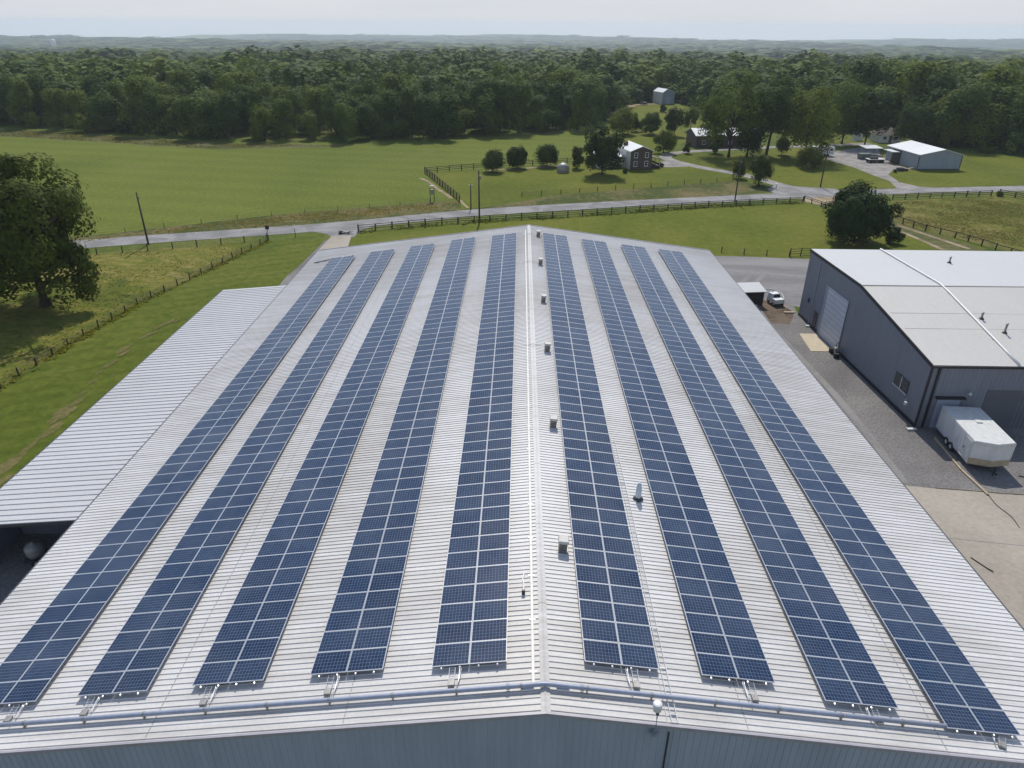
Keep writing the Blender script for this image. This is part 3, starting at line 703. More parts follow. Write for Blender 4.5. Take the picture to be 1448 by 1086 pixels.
for ya, yb in ((58.4, 74.9), (81.0, 87.4)):
    pw_(on_wall((ya+yb)/2, .17, .05, yb-ya, .34, 'base_trim', MAT['dark']))
fr = pw_(on_wall(78.1, 3.15, .03, 5.4, 6.3, 'overhead_door', MAT['door_grey']))
for z in np.arange(-2.6, 3.1, .62): MB().box((-.017, 0, z), (.014, 5.2, .045)).build('panel_joint', MAT['vent'], fr)
for s, ww in ((-1, .12), (1, .5)):
    MB().box((-.03, s*(2.62+ww/2), 0), (.05, ww, 6.4)).build('door_jamb', MAT['galv'] if s > 0 else MAT['wall_barn'], fr)
wd = pw_(on_wall(82.6, 1.15, .04, 1.1, 2.3, 'door', MAT['gutter'])); MB().box((-.05, .4, -.05), (.06, .06, .12)).build('handle', MAT['alu'], wd)
pw_(on_wall(84.0, 4.2, .08, .1, 8.4, 'downpipe', MAT['galv']))
pw_(on_wall(85.2, 2.9, .12, .2, .5, 'meter_box', MAT['dark']))
wf = pw_(on_wall(62.1, 2.85, .05, 2.5, 1.35, 'window', MAT['gutter']))
for s in (-1, 1):
    MB().box((-.028, s*.6, 0), (.012, 1.0, 1.15)).build('pane', MAT['glass'], wf)
MB().box((-.045, 0, 0), (.03, .09, 1.3)).build('mullion', MAT['offwhite'], wf)
MB().box((-.05, 0, -.68), (.1, 2.6, .07)).build('sill', MAT['offwhite'], wf)
# eave wall facing the hall front
pts, fs = ribbed((wx(WY0), WY0, 0), (0, 0, 1), (1, -.009, 0), (0, -1, 0), ZE, WX1-wx(WY0), .4, .025)
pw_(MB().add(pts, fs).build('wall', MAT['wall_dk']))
pw_(MB().box(((wx(WY0)+WX1)/2, WY0-.2, ZE-.13), (WX1-wx(WY0)+.3, .16, .2)).build('gutter', MAT['dark']))
for x, r in ((36.72, .1), (37.45, .12)): pw_(MB().box((x, WY0-.1, 3.2), (r*1.6, .16, 6.4)).build('downpipe', MAT['dark']))
dr = pw_(MB().box((39.2, WY0-.06, 1.6), (2.1, .09, 3.2)).build('door', MAT['wall']))
MB().box((39.2-36.8+36.8, WY0-.2, 3.3), (2.7, .5, .16)).build('door_hood', MAT['dark'], dr)
bd = pw_(MB().box((57.5, WY0-.06, 2.05), (30, .09, 4.1)).build('overhead_door', MAT['bay']))  # flat dark panel, its tone standing in for a shadowed recess
wl0 = pw_(MB().tube([(40.7, WY0-.05, 3.9), (40.7, WY0-.3, 4.1), (40.7, WY0-.45, 4.0)], .03, 6).build('wall_lamp', MAT['galv']))
MB().lathe((40.7, WY0-.45, 3.8), [(.16, 0), (.1, .15), (.04, .2)], 12).build('lamp_shade', MAT['offwhite'], wl0)
m = MB().tube([(wx(60.4)-.05, 60.6, 1.9), (wx(60.4)-.35, 60.3, 1.75), (wx(60)-.5, 59.9, 1.65)], .03, 6); m.box((wx(60)-.52, 59.85, 1.75), (.2, .25, .3)); pw_(m.build('wall_lamp', MAT['offwhite']))
# conduit and stacks on that roof
p0 = []
for yy in np.linspace(WY0-.1, WY1, 14):
    x = np.interp(yy, [58, 73.6, 87.5], [44.5, 44.95, 44.55]); p0.append((x, yy, wz(max(yy, WY0))+.15))
rc_ = empty('roof_conduit', 'white conduit crossing the workshop roof from the near eave to the far edge', 'pipe', (44.3, WY0, ZE))
def q_(p): return Vector(p)-Vector((44.3, WY0, ZE))
MB().tube([q_(p) for p in p0], .10, 8).build('pipe', MAT['white'], rc_, True)
for p in p0[::2]: MB().box(q_(Vector(p)-Vector((0, 0, .08))), (.4, .06, .05)).build('bracket', MAT['alu'], rc_)
for (x, y, h, lb) in ((50.35, 82.1, .7, 'short dark stub pipe on the far pale half of the workshop roof'), (45.5, 66.6, .65, 'dark stub pipe beside the white conduit on the near half of the workshop roof'), (46.35, 63.95, .95, 'tallest dark stub pipe on the workshop roof, nearest its front eave')):
    r = empty('vent_stack', lb, 'roof vent', (x, y, wz(y)), 0, 'stub pipes on the workshop roof')
    MB().tube([(0, 0, 0), (0, 0, h)], .10, 10).build('stack', MAT['vent'], r, True)
    MB().lathe((0, 0, .02), [(.28, 0), (.24, .06), (.14, .2)], 12).build('boot', MAT['gutter'], r, True)
    MB().lathe((0, 0, h), [(.14, 0), (.14, .08), (.04, .14)], 12).build('rain_cap', MAT['vent'], r)
# ground-level things along that wall
struct(MB().hexa([(33.2, 75.6, .012), (35.9, 75.6, .012), (35.75, 80.9, .012), (33.7, 80.9, .012)], [(33.2, 75.6, .07), (35.9, 75.6, .07), (35.75, 80.9, .07), (33.7, 80.9, .07)]).build('door_apron', MAT['apron']))
r = empty('gas_regulator', 'dark gas meter and pipework on the gravel beside the tall workshop door', 'gas meter', (35.6, 74.6, .02))
MB().box((0, 0, .7), (.35, .5, .6)).build('meter', MAT['vent'], r, bevel=.05)
MB().tube([(0, .15, 0), (0, .15, 1.4), (.3, .15, 1.6)], .05, 8).tube([(0, -.15, 0), (0, -.15, .5)], .05, 8).build('pipe', MAT['gutter'], r)
MB().lathe((-.1, -.6, 0), [(.3, 0), (.34, .5), (.3, .55)], 12).build('barrel', MAT['dark'], r)
MB().box((-.05, .75, .3), (.6, .5, .6)).build('crate', MAT['postd'], r, bevel=.02)
for (x, y, l, rz, lb) in ((36.2, 57.75, .9, .1, 'short pale concrete block at the near corner of the workshop'), (34.8, 88.0, 1.3, .0, 'short pale plank lying at the far corner of the workshop'), (35.6, 83.3, .5, 0, 'small white block at the foot of the workshop downpipe')):
    o = MB().box((0, 0, .09), (l, .35, .16)).build('concrete_block', MAT['plank'] if l > 1 else MAT['offwhite'], bevel=.02); o.location = (x, y, .028); o.rotation_euler = (0, 0, rz); tag(o, lb, 'block')
o = MB().tube(smooth_pts([(35.75, 88.1, .06), (34.9, 90.5, .06), (34.2, 93, .06)]), .06, 6).build('hose', MAT['plank']); tag(o, 'pale hose running from the workshop corner to the white tank cart', 'hose')
o = MB().tube(smooth_pts([(36.0, 93.5, .06), (36.3, 95.8, .06), (35.6, 97.2, .06), (34.2, 97.3, .06), (32.8, 96.4, .06)]), .05, 6).build('hose', MAT['offwhite']); tag(o, 'white hose curving across the far grey yard', 'hose')

# timber kerb by the trailer
r = empty('timber_kerb', 'long pale timber beam lying on the gravel beside the white trailer', 'timber', (37.1, 51.0, .03), 0)
MB().hexa([(-.05, -.05, 0), (.08, -.05, 0), (.55, 5.2, 0), (.42, 5.2, 0)], [(-.05, -.05, .14), (.08, -.05, .14), (.55, 5.2, .14), (.42, 5.2, .14)]).build('beam', MAT['plank'], r)
MB().hexa([(.15, -3.6, 0), (.3, -3.6, 0), (.1, -.1, 0), (-.04, -.1, 0)], [(.15, -3.6, .13), (.3, -3.6, .13), (.1, -.1, .13), (-.04, -.1, .13)]).build('beam', MAT['plank'], r)
o = MB().tube(smooth_pts([(37.4, 47.4, .05), (37.25, 46.0, .05), (37.5, 44.6, .05), (37.3, 43.2, .05)]), .025, 6).build('rod', MAT['postd']); tag(o, 'thin dark rod on the concrete in line with the timber beam', 'rod')
o = MB().tube(smooth_pts([(33.5, 48.3, .05), (37.0, 47.9, .05), (40.4, 47.5, .05), (45, 47.3, .05)]), .03, 6).build('rod', MAT['dirt']); tag(o, 'long rusty bar along the edge between gravel and concrete', 'rod')
o = MB().tube([(31.6, 39.7, .05), (32.1, 38.6, .05), (32.3, 38.2, .1)], .04, 6).build('rod', MAT['postd']); tag(o, 'short dark bar on the concrete next to the right eave', 'rod')
o = MB().tube([(41.6, 50.2, .05), (44.2, 49.0, .05)], .06, 6).build('rod', MAT['postd']); tag(o, 'dark bar in the shade in front of the white trailer', 'rod')

# enclosed cargo trailer
tr = empty('cargo_trailer', 'white enclosed two-axle cargo trailer parked by the workshop, half in its shade', 'trailer', (39.35, 51.15, .03), -.085)
W, L, zb, zt = 1.68, 6.2, .52, 2.72
b = MB()
out = [(-W, 0), (0, -.42), (W, 0), (W, L), (-W, L)]
b.add([(x, y, zb) for x, y in out]+[(x, y, zt) for x, y in out], [(4, 3, 2, 1, 0), (5, 6, 7, 8, 9)]+[(i, (i+1) % 5, 5+(i+1) % 5, 5+i) for i in range(5)])
for k in range(1, 13): b.box((-W-.004, k*.48, (zb+zt)/2+.05), (.012, .022, zt-zb-.3))
b.box((-W-.004, L/2, 1.0), (.012, L-.1, .02))
b.build('body', MAT['grimy'], tr)
MB().box((.2, 3.4, zt+.14), (.5, .5, .1)).build('roof_hatch', MAT['offwhite'], tr, bevel=.03)
b = MB(); out2 = [(-W+.0, -.06), (0, -.5), (W, -.06), (W+.02, L+.03), (-W-.02, L+.03)]
b.add([(x, y, zt-.02) for x, y in out2]+[(x*.97, y*.985+.05, zt+.09) for x, y in out2], [(4, 3, 2, 1, 0), (5, 6, 7, 8, 9)]+[(i, (i+1) % 5, 5+(i+1) % 5, 5+i) for i in range(5)])
b.build('roof', MAT['offwhite'], tr, bevel=.02)
b = MB(); g = [(-W-.012, -.03), (0, -.45), (W+.012, -.03)]
b.add([(x, y, zb+.02) for x, y in g]+[(x, y, zb+.62) for x, y in g]+[(x, y+.03, zb+.02) for x, y in g]+[(x, y+.03, zb+.62) for x, y in g], [(0, 1, 4, 3), (1, 2, 5, 4), (6, 9, 10, 7), (7, 10, 11, 8), (3, 4, 10, 9), (4, 5, 11, 10)])
b.build('stone_guard', MAT['plank'], tr)
b = MB(); g = [(-W-.01, -.05), (0, -.48), (W+.01, -.05)]
b.add([(x, y, zt-.22 if i != 1 else zt-.32) for i, (x, y) in enumerate(g)]+[(x, y, zt-.01) for x, y in g]+[(x, y+.03, zt-.22 if i != 1 else zt-.32) for i, (x, y) in enumerate(g)]+[(x, y+.03, zt-.01) for x, y in g], [(0, 1, 4, 3), (1, 2, 5, 4), (6, 9, 10, 7), (7, 10, 11, 8), (0, 6, 7, 1), (1, 7, 8, 2)])
b.build('front_cap', MAT['offwhite'], tr)
d = MB().box((-W-.012, .75, 1.62), (.03, .95, 1.85)).build('door', MAT['offwhite'], tr, bevel=.008)
MB().box((-W-.05, 1.12, 1.55), (.05, .1, .16)).build('handle', MAT['gutter'], d)
for zz in (1.0, 2.2): MB().box((-W-.035, .31, zz), (.03, .06, .12)).build('hinge', MAT['alu'], d)
for s in (-1, 1):
    MB().box((s*(W+.012), L/2, zb+.06), (.03, L, .1)).build('side_rail', MAT['alu'], tr)
    MB().box((s*(W-.02), .02, (zb+zt)/2), (.09, .06, zt-zb)).build('corner_trim', MAT['alu'], tr)
    for yy in (3.0, 3.85):
        wh = MB().tube([(s*(W-.22), yy, .36), (s*(W+.04), yy, .36)], .36, 20).build('wheel', MAT['rubber'], tr)
        MB().tube([(s*(W+.035), yy, .36), (s*(W+.05), yy, .36)], .2, 14).build('rim', MAT['offwhite'], wh)
    f = MB()
    for yy in (3.0, 3.85):
        n = 9; vs = []
        for i in range(n):
            a = PI*i/(n-1); vs += [(s*(W+.0), yy+.44*math.cos(a), .36+.42*math.sin(a)), (s*(W+.16), yy+.44*math.cos(a), .36+.42*math.sin(a))]
        f.add(vs, [(2*i, 2*i+1, 2*i+3, 2*i+2) for i in range(n-1)])
    f.build('fender', MAT['gutter'], tr)
    MB().box((s*1.2, -.16, zt-.12), (.16, .04, .06)).build('marker_lamp', MAT['plank'], tr)
MB().tube([(-.8, 0, .5), (0, -1.35, .45)], .05, 6).tube([(.8, 0, .5), (0, -1.35, .45)], .05, 6).box((0, -1.4, .47), (.14, .25, .12)).build('tongue', MAT['dark'], tr)
MB().tube([(0, -1.1, .1), (0, -1.1, .8)], .045, 8).build('tongue_jack', MAT['dark'], tr)

# shed and tank cart at the far end of the gravel yard
r = empty('storage_shed', 'small dark shed with a pale slanting roof beside the far right eave of the hall', 'shed', (30.1, 92.3, .02), .12)
MB().hexa([(-1.6, -1.8, 0), (1.8, -1.8, 0), (1.8, .5, 0), (-1.6, .5, 0)], [(-1.6, -1.8, 2.0), (1.8, -1.8, 2.0), (1.8, .5, 2.35), (-1.6, .5, 2.35)]).build('wall', MAT['postd'], r)
MB().hexa([(-1.8, -2.05, 2.0), (2.0, -2.05, 2.0), (2.0, .7, 2.42), (-1.8, .7, 2.42)], [(-1.8, -2.05, 2.08), (2.0, -2.05, 2.08), (2.0, .7, 2.5), (-1.8, .7, 2.5)]).build('roof', MAT['roof_lean'], r)
MB().box((.4, -1.82, 1.0), (1.2, .05, 1.9)).build('door', MAT['dark'], r)
r = empty('utility_cart', 'small white box-bodied utility vehicle standing on the muddy gravel', 'utility vehicle', (34.0, 91.3, .03), .25)
MB().hexa([(-1.0, -1.5, .5), (1.0, -1.5, .5), (1.0, 1.5, .5), (-1.0, 1.5, .5)], [(-.95, -1.4, 1.15), (.95, -1.4, 1.15), (.95, 1.4, 1.25), (-.95, 1.4, 1.25)]).build('body', MAT['white'], r, bevel=.08)
cb = MB().hexa([(-.9, -.4, 1.15), (.9, -.4, 1.15), (.95, 1.5, 1.2), (-.95, 1.5, 1.2)], [(-.75, .1, 1.75), (.75, .1, 1.75), (.8, 1.35, 1.75), (-.8, 1.35, 1.75)]).build('cab', MAT['white'], r, bevel=.08)
MB().hexa([(-.72, -.36, 1.24), (.72, -.36, 1.24), (.72, -.33, 1.24), (-.72, -.33, 1.24)], [(-.64, .02, 1.66), (.64, .02, 1.66), (.64, .06, 1.66), (-.64, .06, 1.66)]).build('windscreen', MAT['glass'], cb)
for sx in (-1, 1):
    for yy in (-1.0, 1.0):
        wh = MB().tube([(sx*.72, yy, .36), (sx*.98, yy, .36)], .36, 14).build('wheel', MAT['rubber'], r); MB().tube([(sx*.97, yy, .36), (sx*.99, yy, .36)], .18, 10).build('rim', MAT['offwhite'], wh)
    MB().box((sx*.65, -1.52, .85), (.3, .06, .16)).build('headlight', MAT['alu'], r)
MB().tube([(-.3, 1.0, 1.75), (-.3, 1.0, 2.1)], .05, 6).build('roof_light', MAT['vent'], r)
r.scale = (.72, .72, .85)
r = empty('wash_station', 'small white pipe stand on the mud between the dark shed and the utility vehicle', 'pipe stand', (31.2, 90.6, .03), .1)
MB().tube([(0, 0, 0), (0, 0, 1.1), (.25, 0, 1.2)], .05, 8).build('standpipe', MAT['gutter'], r); MB().box((-.2, -.3, .12), (.5, .3, .22)).build('basin', MAT['offwhite'], r, bevel=.03)
# ------------------------------------------------------------------ trees
def crown_geo(g, H, R, zb, ncl, nlv, ls, cr=.36, irr=.25, top=1.0, skirt=.4):
    """leaf quads in lumpy clumps: returns (verts, clump centres)"""
    ah = (H-zb)/2; cz = zb+ah
    d = g.normal(size=(ncl, 3)); d /= np.linalg.norm(d, axis=1)[:, None]
    d[:, 2] = np.where(d[:, 2] < -.85, -d[:, 2]*.5, d[:, 2])
    rad = g.uniform(.5, 1.0-cr*.5, ncl)[:, None]
    lob = 1+irr*np.sin(3*np.arctan2(d[:, 1], d[:, 0])+g.uniform(0, 6))[:, None]*.5+g.normal(0, irr*.3, (ncl, 1))
    hxy = np.hypot(d[:, 0], d[:, 1])[:, None]
    c = d*rad*lob*np.array([R, R, ah]); c[:, :2] *= np.where(d[:, 2:3] < 0, 1/np.maximum(hxy, .5), 1)**skirt
    c[:, 2] += cz-np.where(d[:, 2] < 0, 0, 0)
    taper = 1-np.clip((c[:, 2]-cz)/ah, 0, 1)*(1-top); c[:, :2] *= taper[:, None]
    crr = g.uniform(.65, 1.25, ncl)*cr*R
    k = g.integers(0, ncl, nlv)
    e = g.normal(size=(nlv, 3)); e[:, 2] += .3; e /= np.linalg.norm(e, axis=1)[:, None]
    p = c[k]+e*(crr[k]*g.uniform(.55, 1.02, nlv))[:, None]*np.array([1, 1, .85])
    p[:, 2] = np.maximum(p[:, 2], zb*.3)
    z0, z1 = np.percentile(p[:, 2], (.5, 99.7)); p[:, 2] = zb*.95+(p[:, 2]-z0)/(z1-z0)*(H-zb*.95)
    p[:, 2] = np.maximum(p[:, 2], .15); fr = R/np.percentile(np.hypot(p[:, 0], p[:, 1]), 97); p[:, :2] *= fr; c[:, :2] *= fr
    o = p-np.array([0, 0, cz-.25*ah]); o /= np.linalg.norm(o, axis=1)[:, None]+1e-6
    nn = e*.5+o*.62+g.normal(size=(nlv, 3))*.22; nn /= np.linalg.norm(nn, axis=1)[:, None]
    t = np.cross(nn, g.normal(size=(nlv, 3))); t /= np.linalg.norm(t, axis=1)[:, None]; b = np.cross(nn, t)
    s = (ls*g.uniform(.55, 1.35, nlv))[:, None]; s2 = s*g.uniform(.5, .9, nlv)[:, None]
    q = np.stack([p-t*s-b*s2*.3, p+b*s2-t*s*.2, p+t*s+b*s2*.2, p-b*s2+t*s*.25], 1)
    return q.reshape(-1, 3), c
def quads_mesh(name, V, mat):
    n = len(V)//4; me = bpy.data.meshes.new(name)
    me.vertices.add(len(V)); me.vertices.foreach_set('co', np.ascontiguousarray(V, dtype=np.float32).ravel())
    me.loops.add(4*n); me.loops.foreach_set('vertex_index', np.arange(4*n, dtype=np.int32))
    me.polygons.add(n); me.polygons.foreach_set('loop_start', np.arange(0, 4*n, 4, dtype=np.int32)); me.polygons.foreach_set('loop_total', np.full(n, 4, dtype=np.int32))
    me.materials.append(mat); me.update(calc_edges=True); return me
def trunk_mb(g, H, zb, r, cl, nl=6, lean=(0, 0)):
    m = MB(); ht = zb+(H-zb)*.62; pts = []
    for i in range(6):
        t = i/5; pts.append((lean[0]*t+.12*r*math.sin(i*1.7)*4*t, lean[1]*t+.1*r*math.cos(i*2.1)*4*t, ht*t-.05))
    m.tube(pts, [r*1.35, r, r*.85, r*.68, r*.45, r*.2], 9)
    idx = g.permutation(len(cl))[:nl]
    for i in idx:
        c = cl[i]; z0 = max(zb*.75, min(ht*.8, c[2]*.55)); t = z0/ht
        s = Vector((lean[0]*t, lean[1]*t, z0)); e = Vector(c); mid = s.lerp(e, .5)+Vector((0, 0, -.06*(e-s).length))
        m.tube([s, mid, e], [r*.45, r*.28, r*.1], 6)
    return m
def plant(kind, label, cat, loc, H, R, zb, ncl, nlv, ls, mat, tr=None, group=None, nl=6, lean=(0, 0), seed=1, **kw):
    g = np.random.default_rng(seed)
    r = empty(kind, label, cat, loc, 0, group)
    V, c = crown_geo(g, H, R, zb, ncl, nlv, ls, **kw)
    if lean != (0, 0): V[:, 0] += lean[0]; V[:, 1] += lean[1]
    link('crown', quads_mesh('crown', V, mat), r)
    if tr is None: tr = .03*H*.5+.05
    trunk_mb(g, H, zb, tr, c+np.array([lean[0], lean[1], 0]), nl, lean).build('trunk', MAT['bark'], r, True)
    return r
def ptree(kind, label, px, py, ptop, hw, zf, ncl, nlv, ls, mat, cat='tree', **kw):
    H = tall(px, py, ptop); R = hw*mpp(px, py); return plant(kind, label, cat, G(px, py), H, R, H*zf, ncl, nlv, ls, mat, **kw)
# the big oak: crown leans left of its trunk
g = np.random.default_rng(5)
H = tall(65, 432, 211); lo = G(65, 432)
oak = empty('oak_tree', 'big spreading dark green oak standing in the dry pasture at the left edge', 'tree', lo)
V, c = crown_geo(g, H, 9.4, H*.11, 120, 48000, .22, cr=.225, irr=.25, top=.95, skirt=.6)
V[:, 0] -= .9
c[:, 0] -= .9
link('crown', quads_mesh('crown', V, MAT['oak']), oak)
trunk_mb(g, H, H*.16, .62, c, 30).build('trunk', MAT['bark'], oak, True)
ptree('round_tree', 'broad round dark tree behind the workshop roof beside the dirt track', 1207, 343, 262, 46, .1, 80, 21000, .24, MAT['leafd'], seed=21, cr=.27, irr=.16, top=1.0, skirt=.55)
for i, (a, b, t, hw, lb) in enumerate(((697, 243, 212, 16, 'leftmost of three clipped round trees along the yard fence'), (731, 238, 207, 15.5, 'middle of three clipped round trees along the yard fence'), (773, 235, 204, 16, 'rightmost of three clipped round trees, beside the silver tank'))):
    ptree('ornamental_tree', lb, a, b, t, hw, .13, 60, 6500, .2, MAT['leafd'], seed=30+i, cr=.4, irr=.02, group='three round trees by the fence', tr=.14, top=.95)
ptree('shade_tree', 'tall dark shade tree on the lawn in front of the brick house', 851, 247, 176, 28, .13, 46, 9000, .27, MAT['leafd'], seed=41, cr=.3, irr=.2)
ptree('bush', 'upright dark bush left of the shade tree by the brick house', 816, 238, 207, 9, .05, 16, 2200, .24, MAT['leafd'], 'bush', seed=42, cr=.5)
ptree('shade_tree', 'grey green tree right behind the brick house', 938, 216, 184, 16, .1, 26, 4200, .26, MAT['leaf'], seed=43, cr=.4, irr=.1)
ptree('tall_tree', 'tallest airy tree with open branches in front of the long brown building', 1030, 222, 106, 48, .2, 60, 11000, .3, MAT['leaf'], seed=44, cr=.26, irr=.3, nl=22, tr=.4)
ptree('cedar_tree', 'narrow dark cedar reaching to the ground beside the airy tall tree', 1056, 221, 128, 20, .04, 50, 9000, .27, MAT['leafd'], seed=45, cr=.45, top=.25)
ptree('tall_tree', 'tall slender tree with a leaning trunk right of the dark cedar', 1083, 219, 108, 30, .28, 40, 6500, .28, MAT['leaf'], seed=46, cr=.34, lean=(1.2, 0), nl=9)
ptree('tall_tree', 'large spreading tree behind the dark round bush near the white camper', 1137, 224, 122, 42, .13, 60, 9000, .3, MAT['leaf'], seed=47, cr=.32, irr=.25, nl=14)
ptree('bush', 'dark dense bush on the lawn under the large spreading tree', 1140, 238, 207, 19, .06, 30, 5200, .22, MAT['leafd'], 'bush', seed=48, cr=.42)
ptree('small_tree', 'small round dark tree between the cedar and the dark bush', 1105, 219, 194, 9.5, .16, 34, 3000, .2, MAT['leafd'], seed=49, cr=.45, irr=.05)
ptree('small_tree', 'small neat tree beside the house driveway near the road', 1072, 262, 217, 16, .1, 46, 6500, .18, MAT['leafd'], seed=50, cr=.4, irr=.04, top=.72)
ptree('small_tree', 'small dark tree by the utility pole where the driveway bends', 1044, 252, 221, 10, .1, 36, 3600, .18, MAT['leafd'], seed=51, cr=.45, irr=.05)
ptree('bush', 'round bush at the foot of the tallest airy tree', 1012, 217, 194, 10, .05, 16, 2400, .22, MAT['leafd'], 'bush', seed=52, cr=.5)
ptree('bush', 'small dark bush by the driveway curve near the brown building', 971, 217, 199, 6, .1, 12, 1300, .2, MAT['leafd'], 'bush', seed=53, cr=.5)
ptree('small_tree', 'dark tree in front of the bright clearing, left of the brown building', 953, 192, 152, 15, .18, 26, 4200, .28, MAT['leafd'], seed=54, cr=.4, irr=.1)
ptree('small_tree', 'smaller tree at the right end of the clearing behind the brown building', 976, 186, 151, 10, .18, 20, 2600, .28, MAT['leaf'], seed=55, cr=.42, irr=.1)
ptree('small_tree', 'bright green tree below the clearing behind the brick house', 920, 190, 159, 15, .1, 26, 4200, .28, MAT['leafb'], seed=56, cr=.4, irr=.1)
ptree('shade_tree', 'grey green tree at the left end of the clearing track', 880, 190, 152, 19, .08, 28, 5000, .3, MAT['leaf'], seed=57, cr=.4, irr=.1)
ptree('small_tree', 'dark tree between the grey green tree and the bright green tree', 899, 186, 160, 9, .1, 16, 2200, .28, MAT['leafd'], seed=58, cr=.45)
ptree('shade_tree', 'broad tree behind the white camper and the small brown house', 1190, 204, 116, 40, .16, 60, 8500, .32, MAT['leaf'], seed=59, cr=.32, nl=10)
ptree('shade_tree', 'broad dark tree just left of the small brown-roofed house', 1222, 207, 130, 27, .22, 40, 7000, .32, MAT['leafd'], seed=60, cr=.34, nl=10)
ptree('shade_tree', 'yellowish green tree right behind the white-roofed barn', 1288, 203, 138, 27, .1, 40, 7000, .3, MAT['leafb'], seed=61, cr=.32)
ptree('shade_tree', 'dark full tree behind the right end of the white-roofed barn', 1335, 206, 132, 30, .08, 40, 7000, .32, MAT['leaf'], seed=62, cr=.34)
ptree('bush', 'low round bush in the grass right of the white-roofed barn', 1393, 216, 206, 13, .05, 16, 1700, .25, MAT['leafd'], 'bush', seed=63, cr=.5)
ptree('small_tree', 'pale green round tree at the right edge of the photo', 1434, 218, 183, 18, .08, 24, 3400, .28, MAT['leafb'], seed=64, cr=.4)
ptree('bush', 'bush at the fence corner beside the broad round tree', 1263, 344, 322, 12, .05, 18, 2400, .2, MAT['leafd'], 'bush', seed=65, cr=.45)
ptree('bush', 'tiny dark bush at the road fence end on the right', 1412, 277.5, 270, 5, .05, 10, 700, .17, MAT['leafd'], 'bush', seed=66, cr=.5)
ptree('bush', 'largest bush standing out from the wood at the far field edge', 123, 187, 162, 16, .05, 22, 2600, .3, MAT['leaf'], 'bush', seed=67, cr=.42)
ptree('bush', 'dark bush right of the largest bush at the far field edge', 174, 189, 168, 11, .05, 16, 1700, .3, MAT['leafd'], 'bush', seed=68, cr=.45)
ptree('bush', 'small bush right of the two field-edge bushes before the wood', 200, 191, 174, 9, .05, 14, 1300, .28, MAT['leaf'], 'bush', seed=69, cr=.45)
for i, (a, b, t, hw, lb) in enumerate(((868, 238, 228, 12, 'low shrub under the shade tree beside the brick house'), (884, 245, 238, 4, 'tiny dark shrub at the left front corner of the brick house'), (935, 236, 230, 5, 'low shrub in front of the brick house porch'))):
    ptree('shrub', lb, a, b, t, hw, .02, 12, 900, .14, MAT['leafd'], 'shrub', seed=80+i, cr=.4)

# taller grass and weeds that break up the fields
def tufts(name, label, poly, n, h, mat, seed):
    g = np.random.default_rng(seed); W = np.array([G(*q)[:2] for q in poly]); x0, y0 = W.min(0); x1, y1 = W.max(0)
    P = g.uniform((x0, y0), (x1, y1), (n*3, 2)); ins = np.zeros(len(P), bool); j = len(W)-1
    for i in range(len(W)):
        cnd = ((W[i, 1] > P[:, 1]) != (W[j, 1] > P[:, 1])) & (P[:, 0] < (W[j, 0]-W[i, 0])*(P[:, 1]-W[i, 1])/(W[j, 1]-W[i, 1]+1e-9)+W[i, 0]); ins ^= cnd; j = i
    P = P[ins]; dens = np.sin(P[:, 0]*.31+1.3*np.sin(P[:, 1]*.17))*np.sin(P[:, 1]*.43+P[:, 0]*.11)+g.normal(0, .45, len(P)); P = P[dens > -.25][:n]
    out = []
    for k in range(3):
        a = g.uniform(0, 6.28, len(P)); hh = h*g.uniform(.4, 1.2, len(P)); w_ = hh*g.uniform(.6, 1.4, len(P)); dx, dy = np.cos(a)*w_, np.sin(a)*w_; lx, ly = g.normal(0, 1.5, (2, len(P)))*hh
        z = np.full(len(P), .012); px_, py_ = P[:, 0]+g.normal(0, h*.5, len(P)), P[:, 1]+g.normal(0, h*.5, len(P))
        out.append(np.stack([np.stack([px_-dx*.4, py_-dy*.4, z], 1), np.stack([px_+dx*.4, py_+dy*.4, z], 1), np.stack([px_+dx+lx, py_+dy+ly, z+hh], 1), np.stack([px_-dx+lx, py_-dy+ly, z+hh*.9], 1)], 1).reshape(-1, 3))
    o = link(name, quads_mesh(name, np.concatenate(out), mat)); struct(o, 'stuff'); o['label'] = label
MAT['tuft'] = leaf_mat('tall_grass', (.16, .165, .026), (.28, .235, .07), trans=.5)
MAT['tuftg'] = leaf_mat('green_weeds', (.125, .165, .016), (.18, .205, .03), trans=.5)
tufts('pasture_grass', 'tufts of dry tall grass in the pasture round the oak', [(378, 342), (250, 352), (150, 359), (0, 371), (-160, 390), (-160, 620), (0, 548), (200, 427)], 4500, .075, MAT['tuft'], 1)
tufts('fence_line_weeds', 'weeds along the pasture fence', [(381, 339), (383, 342), (200, 431), (0, 554), (-60, 600), (-60, 580), (0, 544), (200, 425)], 3000, .16, MAT['tuftg'], 2)
tufts('meadow_grass', 'tall brownish grass strip before the wood', [(-60, 181), (0, 183), (150, 192), (300, 203), (470, 206), (300, 210), (200, 204), (0, 192), (-60, 188)], 5000, .2, MAT['tuft'], 4)
tufts('verge_grass', 'rough grass on the road verges', [(-20, 358), (160, 333), (400, 305), (610, 288), (650, 286), (640, 294), (460, 313), (160, 337), (-20, 364)], 7000, .12, MAT['tuft'], 5)
tufts('east_paddock_grass', 'dry grass of the paddock behind the workshop', [(1264, 312), (1264, 286), (1401, 280), (1448, 290), (1448, 350), (1352, 336)], 6000, .09, MAT['tuft'], 7)
tufts('fence_grass', 'rank grass along the road rail fence', [(506, 327), (577, 319), (680, 311), (798, 305), (998, 291), (1135, 285), (1135, 288), (998, 294.5), (798, 309), (680, 316), (577, 324), (506, 331)], 4000, .22, MAT['tuftg'], 8)
